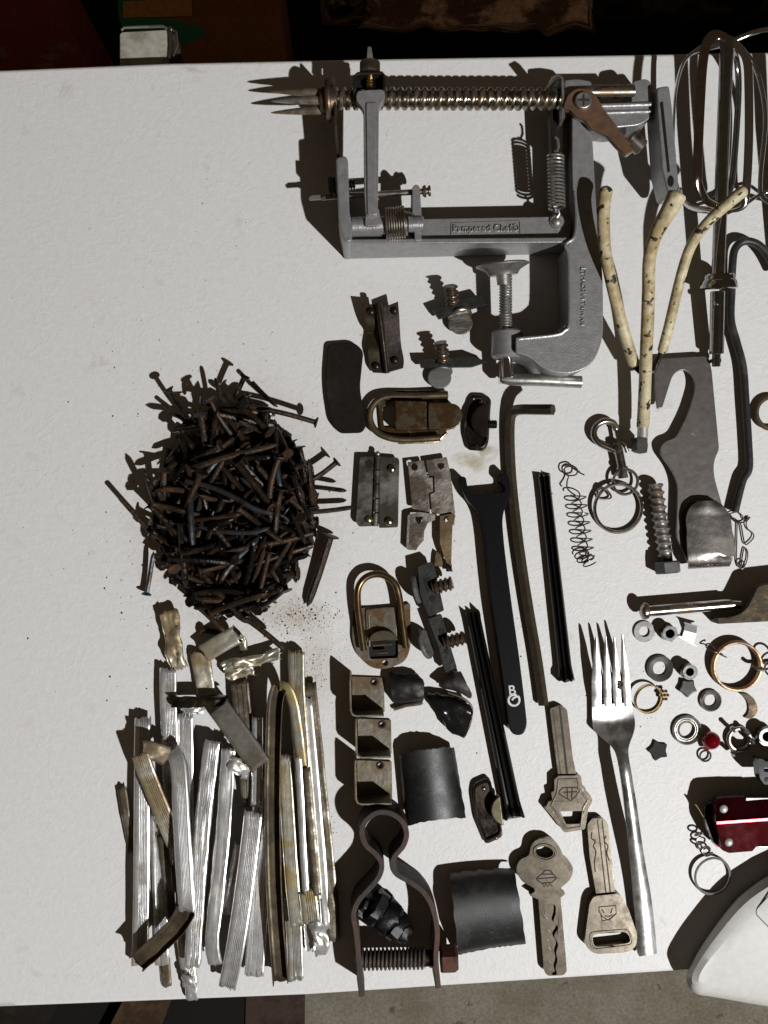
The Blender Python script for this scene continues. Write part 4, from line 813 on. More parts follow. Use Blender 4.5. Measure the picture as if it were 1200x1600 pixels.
g = G(); g.prism([(665, 719), (698, 714), (704, 740), (711, 800), (710, 822), (696, 806), (674, 800), (672, 772), (679, 769), (678, 744), (669, 743)], 10, 14, [jag(circ(689, 728, 5.5, 10), 1.1, 4, 3)]); t.part('leaf', g, GZ, bevel=.8)
t = Thing('bent_bracket', 'torn metal piece with a flower-shaped hole under the flattened hinge', 'bracket', (657, 830))
g = G(); g.prism([(641, 803), (655, 800), (680, 803), (680, 812), (668, 818), (663, 830), (662, 845), (655, 852), (650, 860), (638, 859)], 12, 15, [jag(circ(655, 812, 6, 10), 1.4, 4, 3)]); t.part('plate', g, GZ, bevel=.8)
g = G(); g.prism([(637, 806), (641, 803), (638, 859), (635, 857)], 2, 15); t.part('bent_side', g, GZ)
t = Thing('tan_strap', 'narrow yellow-brown metal strap with torn curled end below the flattened hinge', 'strap', (696, 850))
TAN = mat('tan_corroded_metal', (.19, .14, .07), .42, .6, stain=(.10, .066, .033), amt=.5, scale=10, bump=.4)
g = G(); g.prism([(687, 806), (707, 802), (712, 806), (707, 822), (705, 885), (698, 880), (691, 862), (687, 848)], 16, 19, [jag(circ(697, 812, 4.5, 8), 1.2, 4, 3)]); t.part('strap', g, TAN, bevel=.8)
g = G(); g.prism([(682, 862), (688, 866), (692, 880), (690, 886), (679, 885), (680, 870)], 8, 10); t.part('torn_flap', g, TAN)
g = G(); rows(g, [(697, 880, 706, 882, 16), (697, 888, 706, 889, 10), (697, 893, 708, 893, 9)], 2, 3); t.part('curled_end', g, m_rust2())
# ------------------------------------------------------------- ring latches
t = Thing('ring_latch', 'rust-spotted recessed ring latch lying sideways with a round tongue on its right', 'latch', (650, 652))
g = G(); g.prism(rp([(590, 622, 14), (620, 612, 6), (699, 610, 4), (700, 625, 3), (699, 672, 6), (688, 690, 12), (624, 694, 10), (612, 685, 4), (595, 676, 14)], 8, 5), 2, 7, [rp([(597, 634), (617, 632), (619, 668), (600, 668)], 6)]); t.part('base_plate', g, LT, bevel=1.2)
g = G(); g.tube(cat_rom([(700, 617, 17), (650, 619, 16), (612, 619, 16), (592, 624, 16), (580, 638, 16), (578, 655, 16), (586, 672, 16), (602, 682, 16), (630, 687, 16), (688, 684, 16)], 5, False), 5.2, 12); t.part('ring', g, m_brass(), smooth=60)
g = G(); g.tube([(620, 612, 8), (699, 613, 8)], 2.5, 8); g.tube([(622, 692, 7), (684, 690, 7), (698, 676, 7)], 2.2, 8); t.part('rolled_edge', g, LT)
g = G(); g.prism(rp([(617, 626, 3), (667, 627, 2), (667, 671, 2), (618, 672, 3)], 3), 14, 32); t.part('housing_block', g, LT, bevel=2)
g = G(); g.prism(rp([(669, 629, 2), (700, 629, 4), (716, 632, 9), (725, 649, 10), (715, 667, 9), (703, 671, 4), (669, 671, 2)], 3, 5), 14, 29); t.part('tongue', g, LT, bevel=2)
t = Thing('ring_latch', 'upright oval ring latch with a brass-toned loop and half-round thumb piece', 'latch', (596, 965))
g = G(); g.prism(rp([(552, 952, 6), (568, 950, 3), (624, 948, 3), (641, 942, 4), (642, 1010, 20), (634, 1034, 16), (603, 1046, 16), (580, 1044, 16), (558, 1024, 16), (550, 1000, 18)], 8, 5), 2, 7, [rp([(573, 980), (622, 978), (622, 1028), (578, 1030)], 4), circ(602, 1036, 4.5, 14)]); t.part('base_plate', g, mat('bright_latch_plate', (.30, .275, .225), .28, .9, stain=(.13, .075, .035), amt=.4, scale=16, bump=.2, soft=.1), bevel=1.2)
g = G(); g.prism(rp([(571, 952), (619, 948), (621, 1000), (573, 1003)], 2), 7, 10); t.part('inner_face', g, mat('bright_latch_plate', (.30, .275, .225), .28, .9), bevel=1)
g = G(); g.tube(cat_rom([(568, 1016, 17), (563, 980, 17), (559, 945, 18), (560, 918, 19), (572, 902, 20), (590, 897, 20), (606, 902, 20), (618, 914, 20), (624, 935, 18), (629, 975, 17), (634, 1012, 17)], 5, False), 5.4, 12); t.part('ring', g, mat('brassy_ring', (.22, .155, .07), .24, .95, stain=(.09, .05, .025), amt=.45, scale=14), smooth=60)
g = G(); g.tube([(577, 1010, 9), (576, 960, 9)], 2, 8); g.tube([(626, 1008, 9), (622, 958, 9)], 2, 8); t.part('rail', g, mat('bright_latch_plate', (.3, .3, .3)))
g = G(); g.prism([(576, 1001)]+[(599+23*math.cos(a), 1001-16*math.sin(a)) for a in [PI-.2-k*(PI-.4)/12 for k in range(13)]]+[(622, 1001)], 14, 22); t.part('thumb_piece', g, mat('olive_plate', (.13, .115, .075), .3, .8, stain=(.07, .058, .033), amt=.4), bevel=1.2)
g = G(); g.prism([(573, 980), (622, 978), (624, 1030), (578, 1032)], .3, 1); t.part('recess_shade', g, m_hole())  # near-black sheet stands for the shade under the plate opening
g = G(); g.tube([(583, 1008, 12), (612, 1006, 12)], 2.6, 8); g.tube([(590, 1020, 12), (606, 1019, 12)], 2.4, 8); t.part('cross_bar', g, m_brass())
# knob catches
def catch(label, at, plate, disc, extra, m, dm, zt_=26):
    t = Thing('catch', label, 'catch', at)
    g = G(); g.prism(rp(plate, 7, 5), 2, 8); t.part('base_plate', g, m, bevel=2.2, seg=3)
    g = G(); g.tube([(x, y, 9) for x, y in rp([((p[0]-at[0])*.82+at[0], (p[1]-at[1])*.86+at[1]) for p in plate], 6, 4)], 2.2, 8, closed=True); t.part('raised_rim', g, m)
    g = G(); g.prism(disc, 8, zt_); t.part('half_disc', g, dm, bevel=2, seg=3)
    for e in extra: g = G(); g.ball((e[0], e[1], e[2]), e[3], 12, sz=.7); t.part('rivet', g, mat('bright_rivet', (.42, .36, .24), .24, 1.))
    return t
def halfdisc(cx, cy, r, rot, n=14, cut=.25): return [(cx+r*math.cos(rot+a), cy+r*math.sin(rot+a)) for a in [cut-(-1)*(0)+k*(2*PI-2*cut)/n for k in range(n+1)]]
c1 = catch('black oval-plate catch with a half disc, right of the rust-spotted latch', (745, 661), [(737, 615), (760, 616), (768, 624), (766, 650), (764, 690), (758, 705), (730, 703), (723, 675), (728, 640)], halfdisc(763, 657, 26, 0, 16, PI/2), [(745, 697, 8, 4), (751, 629, 6, 4)], mat('black_bronze', (.016, .012, .009), .24, .6, stain=(.035, .024, .015), amt=.3, scale=14, bump=.2), mat('dark_bronze_disc', (.030, .022, .016), .26, .7, stain=(.016, .012, .009), amt=.4))
g = G(); g.cyl((762, 663, 18), (776, 663, 18), 6.5, 14); c1.part('stub', g, mat('black_bronze', (.05, .04, .03)))
c2 = catch('black catch with a mottled half disc touching the flared trim strip', (762, 1265), [(739, 1222), (762, 1212), (768, 1222), (770, 1240), (784, 1290), (786, 1308), (764, 1318), (758, 1318), (742, 1280), (736, 1240)], halfdisc(792, 1266, 25, -.12, 16, PI/2+.3), [(775, 1309, 8, 4), (756, 1232, 8, 4)], mat('black_bronze', (.05, .04, .03)), mat('olive_plate', (.20, .18, .12), .35, .8), 24)
# ------------------------------------------------------------- plates with screws and discs
def screwplate(label, at, plate, zt_, sc_a, sc_b, dc, dr, dm, streak=True):
    t = Thing('screw_clip', label, 'clip', at)
    g = G(); g.prism(rp(plate, 2), zt_[0], zt_[1]); t.part('plate', g, mat('dark_clip_steel', (.012, .0125, .010), .5, .1, stain=(.024, .024, .019), amt=.3, scale=14, bump=.4), bevel=1)
    g = G(); g.thread(sc_a, sc_b, 8, 11, 7.5, 14, .4); t.part('screw', g, mat('bronze_screw', (.155, .115, .08), .32, .85, stain=(.08, .055, .035), amt=.4, bump=.2))
    g = G(); g.lathe(dc[0], dc[1], [(0, dr-2), (2, dr), (5, dr), (6, dr-1)], 30); t.part('disc', g, dm)
    return t
DW = mat('scratched_disc', (.40, .385, .35), .33, .9, stain=(.12, .10, .08), amt=.42, scale=26, soft=.05, bump=.3, stretch=(.6, 3, 1))
DG = mat('grey_disc', (.15, .148, .14), .45, .6, stain=(.17, .165, .155), amt=.4, scale=8, stretch=(.5, 3, 1))
screwplate('bent clip with screw up and a bright scratched disc facing down, topmost of its kind', (722, 480), [(676, 483), (712, 470), (751, 460), (763, 476), (740, 481), (686, 498)], (14, 24), (707, 475, 26), (704, 446, 40), ((718, 490, 10), (723, 508, 18)), 19, DW)
# a standing disc: visible face
g = G(); g.prism(circ(720, 505, 19, 30, 17), 10, 16)
solo('scratched_disc', 'bright scratched metal disc under the topmost screw clip', 'disc', (720, 505), g, DW, bevel=1.2)
screwplate('bent clip with screw up above a plain grey disc, left of the clamp hub', (700, 565), [(655, 561), (700, 560), (738, 556), (762, 565), (738, 573), (658, 574)], (14, 24), (692, 566, 26), (689, 535, 40), ((690, 578, 8), (691, 592, 14)), 17, DG)
g = G(); g.prism(circ(687, 590, 18.5, 30, 17), 8, 14); solo('grey_disc', 'plain grey metal disc under the second screw clip', 'disc', (687, 590), g, DG, bevel=1.2)
CG = mat('dark_clip_steel', (.05, .05, .04))
t = screwplate('olive-grey clip with its screw pointing right, upper of the pair beside the oval latch', (670, 925), [(652, 885), (676, 878), (680, 890), (694, 954), (670, 964), (656, 930)], (14, 30), (676, 919, 30), (707, 911, 36), ((654, 920, 22), (645, 922, 20)), 22, DG)
g = G(); g.prism(rp([(661, 905), (672, 902), (676, 918), (668, 926)], 2), 29.6, 30.6); t.part('slot', g, m_hole()); g = G(); g.prism(circ(676, 936, 5, 14), 29.6, 30.8); t.part('slot', g, m_hole())
t = screwplate('olive-grey clip with its screw pointing right, lower of the pair, above the torn rubber', (695, 1005), [(668, 966), (690, 960), (704, 1010), (714, 1043), (696, 1052), (684, 1010)], (12, 26), (694, 1005, 28), (727, 996, 34), ((668, 1005, 18), (658, 1008, 14)), 24, DG)
g = G(); g.prism(rp([(685, 983), (694, 981), (697, 1000), (690, 1006)], 2), 25.6, 26.6); t.part('slot', g, m_hole()); g = G(); g.prism(circ(698, 1018, 3.6, 14), 25.6, 26.8); t.part('slot', g, m_hole())
# ------------------------------------------------------------- black rubber lumps
RB = mat('dark_torn_rubber', (.028, .024, .022), .38, 0, stain=(.075, .055, .045), amt=.42, scale=10, bump=.8, bscale=40)
def blob(name, label, at, rws, m, th=8, seed=0, amp=2.5):
    g = G(); rnd = random.Random(seed); R = cat_rom(rws, 3, False); V0 = len(g.v); rows(g, R, th, 10, 3)
    for i, v in enumerate(g.v):
        q = v/S/9
        g.v[i] = v+Vector((noise.noise(q+Vector((seed, 0, 0))), noise.noise(q+Vector((0, seed+9, 0))), noise.noise(q*.8+Vector((0, 0, seed+4)))*1.2))*amp*S
    return solo(name, label, 'rubber piece', at, g, m, smooth=40)
BRN = mat('brown_torn_rubber', (.042, .030, .027), .5, 0, stain=(.014, .011, .009), amt=.45, scale=9, bump=.7, bscale=40)
blob('rubber_piece', 'dark torn rubber square right of the top bracket', (632, 1080), [(608, 1052, 652, 1054, 16), (610, 1062, 662, 1064, 24), (611, 1080, 662, 1080, 26), (613, 1092, 662, 1090, 22), (616, 1100, 660, 1096, 12)], mat('grey_black_rubber', (.018, .016, .016), .42, 0, stain=(.009, .008, .007), amt=.5, scale=9, bump=.7, bscale=40), 10, 1)
g = G(); g.tube([(615, 1108, 6), (634, 1102, 8), (656, 1099, 8), (660, 1097, 8)], 3.2, 8); solo('metal_sliver', 'thin bright metal sliver along the lower edge of the rubber square', 'sliver', (638, 1103), g, m_alu_b())
blob('rubber_piece', 'pinkish brown rubber shard shaped like a triangle, upper right of the torn pieces', (712, 1070), [(706, 1050, 720, 1050, 18), (694, 1062, 726, 1062, 22), (686, 1072, 732, 1074, 22), (706, 1078, 738, 1086, 16), (728, 1088, 735, 1092, 10)], BRN, 8, 2, 1.8)
blob('rubber_piece', 'glossy black crumpled rubber lump with a pale cut edge, lowest of the torn pieces', (705, 1120), [(668, 1084, 700, 1086, 18), (672, 1094, 728, 1098, 26), (682, 1110, 738, 1108, 30), (692, 1124, 736, 1124, 26), (700, 1142, 732, 1138, 18), (716, 1150, 726, 1154, 10)], mat('glossy_black_lump', (.008, .008, .008), .2, 0, bump=1., bscale=26), 12, 3, 3.2)
g = G(); g.tube(cat_rom([(700, 1082, 26), (722, 1090, 26), (736, 1102, 24), (737, 1118, 20), (732, 1138, 14), (723, 1152, 8)], 3, False), 1.8, 7); solo('cut_edge_strip', 'pale ragged strip along the right edge of the glossy rubber lump', 'strip', (735, 1110), g, m_alu_b())
# ------------------------------------------------------------- angle brackets
BK = mat('bracket_steel', (.24, .22, .175), .34, .8, stain=(.12, .085, .05), amt=.42, scale=12, bump=.25)
def bracket(label, x0, y0, x1, y1, hole):
    t = Thing('corner_bracket', label, 'bracket', ((x0+x1)/2, (y0+y1)/2), 'three corner brackets stacked in a column')
    g = G(); g.prism(rp([(x0+2, y0), (x1, y0+2), (x1+1, y1-6), (x0+3, y1-3)], 2), 2, 5, [circ(hole[0], hole[1], 3.6, 14)]); t.part('base_plate', g, BK, bevel=.6)
    g = G(); path = [(x1, y1-1), (x0+9, y1), (x0+3, y1-2), (x0, y1-8), (x0-1, y0+8), (x0, y0)]; g.band(path, 2, 50, 3.2); t.part('upright_wall', g, BK, bevel=.6)
    g = G(); g.ring(hole[0], hole[1], 5, 5, 1.6, 18, 6); t.part('hole_rim', g, m_rust())
bracket('topmost of the three stacked corner brackets, rusty round its hole, under the oval latch', 548, 1057, 600, 1119, (585, 1066))
bracket('middle one of the three stacked corner brackets, with a small hole top right', 557, 1123, 611, 1184, (597, 1132))
bracket('lowest of the three stacked corner brackets, directly above the pipe clamp loop', 556, 1188, 612, 1257, (594, 1196))
# ------------------------------------------------------------- curved black tiles
def tile(label, tl, tr, br, bl, sag, m, at, seed, axis='y'):
    g = G(); V = []; f = []; nx, ny = 26, 22; rnd = random.Random(seed); E = []
    TL, TR, BR, BL = map(Vector, (tl, tr, br, bl))
    jx = [1.6*noise.noise(Vector((q*.45, seed, 0)))*2+rnd.uniform(-.6, .6) for q in range(nx+1)]; jy = [1.5*noise.noise(Vector((q*.3, seed, 5)))+rnd.uniform(-.3, .3) for q in range(ny+1)]; jb = [rnd.uniform(-1, 1) for _ in range(nx+1)]
    for side in (0, 1):
        for j in range(ny+1):
            v = j/ny
            for i in range(nx+1):
                u = i/nx; p = (TL*(1-u)+TR*u)*(1-v)+(BL*(1-u)+BR*u)*v
                bow = 4*u*(1-u)*sag[2]; p = p+Vector((0, -bow if v < .5 else -bow))
                w = u if axis == 'x' else v
                h = sag[0]+sag[1]*math.sqrt(max(0, 1-(2*w-1)**2*.93))
                if j == 0: p.y += jx[i]
                if j == ny: p.y += jb[i]
                if i in (0, nx): p.x += jy[j]
                V.append(P(p.x, p.y, h)-Vector((0, 0, (4.5 if side else 0)*S)))
    m_ = nx+1; o = m_*(ny+1)
    for j in range(ny):
        for i in range(nx): a = j*m_+i; f.append((a, a+1, a+m_+1, a+m_)); f.append((o+a, o+a+m_, o+a+m_+1, o+a+1))
        a = j*m_; f.append((a, a+m_, o+a+m_, o+a)); a = j*m_+nx; f.append((a, o+a, o+a+m_, a+m_))
    for i in range(nx): f.append((i, o+i, o+i+1, i+1)); a = ny*m_+i; f.append((a, a+1, o+a+1, o+a))
    g.add(V, f); return solo('curved_tile', label, 'tile', at, g, m, smooth=50)
TM = mat('rough_black_tile', (.007, .0075, .0075), .42, .0, spec=.6, stain=(.012, .012, .011), amt=.40, scale=16, bump=.16, bscale=420, spots=.20, spotcol=(.035, .028, .020), spotscale=90)
tile('rough black curved tile beside the stacked brackets', (624, 1180), (710, 1169), (728, 1278), (634, 1291), (6, 34, 3), TM, (675, 1230), 1, 'x')
tile('rough black curved tile right of the pipe clamp with ragged top and bottom edges', (703, 1366), (804, 1358), (822, 1475), (716, 1492), (6, 42, 2), TM, (762, 1425), 2, 'y')
# ------------------------------------------------------------- pipe clamp
t = Thing('pipe_clamp', 'rusty omega-shaped pipe clamp standing on edge with a threaded bolt across it', 'clamp', (610, 1410))
RS = mat('rust_brown_strap', (.075, .036, .024), .6, .2, stain=(.045, .038, .034), amt=.5, scale=5, soft=.2, bump=.4, bscale=70)
cl = cat_rom([(566, 1558), (562, 1530), (560, 1495), (556, 1455), (552, 1430), (560, 1408), (576, 1390), (592, 1370), (596, 1350), (587, 1335), (571, 1320), (565, 1300), (571, 1283), (590, 1270), (612, 1272), (628, 1284), (635, 1303), (630, 1322), (617, 1338), (613, 1352), (620, 1366), (640, 1378), (662, 1395), (676, 1420), (683, 1455), (681, 1500), (685, 1545)], 5, False)
g = G(); g.band(cl, 4, 62, 8.5); t.part('strap', g, RS, bevel=1.5, smooth=50)
BT = mat('grey_bolt', (.20, .19, .175), .42, .7, stain=(.10, .08, .06), amt=.35, bump=.2)
g = G(); g.thread((560, 1499, 40), (664, 1497, 40), 12, 16.5, 6.2, 20, .45); t.part('bolt', g, BT)
g = G(); g.cyl((660, 1497, 40), (682, 1497, 40), 12, 18); t.part('bolt_shank', g, m_rust2())
g = G(); g.lathe((688, 1498, 38), (714, 1497, 38), [(0, 20), (2, 22), (22, 22), (26, 19)], 6); t.part('nut', g, mat('red_rust_nut', (.085, .034, .02), .7, .1, stain=(.05, .022, .014), amt=.4, bump=.5), smooth=20)
g = G(); g.ball((562, 1494, 30), 16, 12, sx=.5); t.part('bolt_head', g, m_rust2())
t = Thing('ridged_plug', 'black ridged rubber plug lying inside the pipe clamp', 'plug', (605, 1430))
for k, (a, b, r) in enumerate((((561, 1410, 20), (577, 1421, 20), 22), ((578, 1412, 22), (596, 1426, 22), 27), ((597, 1424, 22), (613, 1438, 22), 27), ((612, 1440, 20), (626, 1452, 20), 24), ((625, 1452, 18), (637, 1462, 18), 17))):
    g = G(); g.cyl(a, b, r, 18, 3.5, r-1.5); 
    for i_, v_ in enumerate(g.v): g.v[i_] = v_+Vector((noise.noise(v_/S/9), noise.noise(v_/S/9+Vector((7, 0, 0))), noise.noise(v_/S/9+Vector((0, 9, 0)))))*6*S
    t.part('ridge', g, mat('black_plug', (.005, .005, .005), .45, 0, bump=.6, bscale=60, spec=.3))
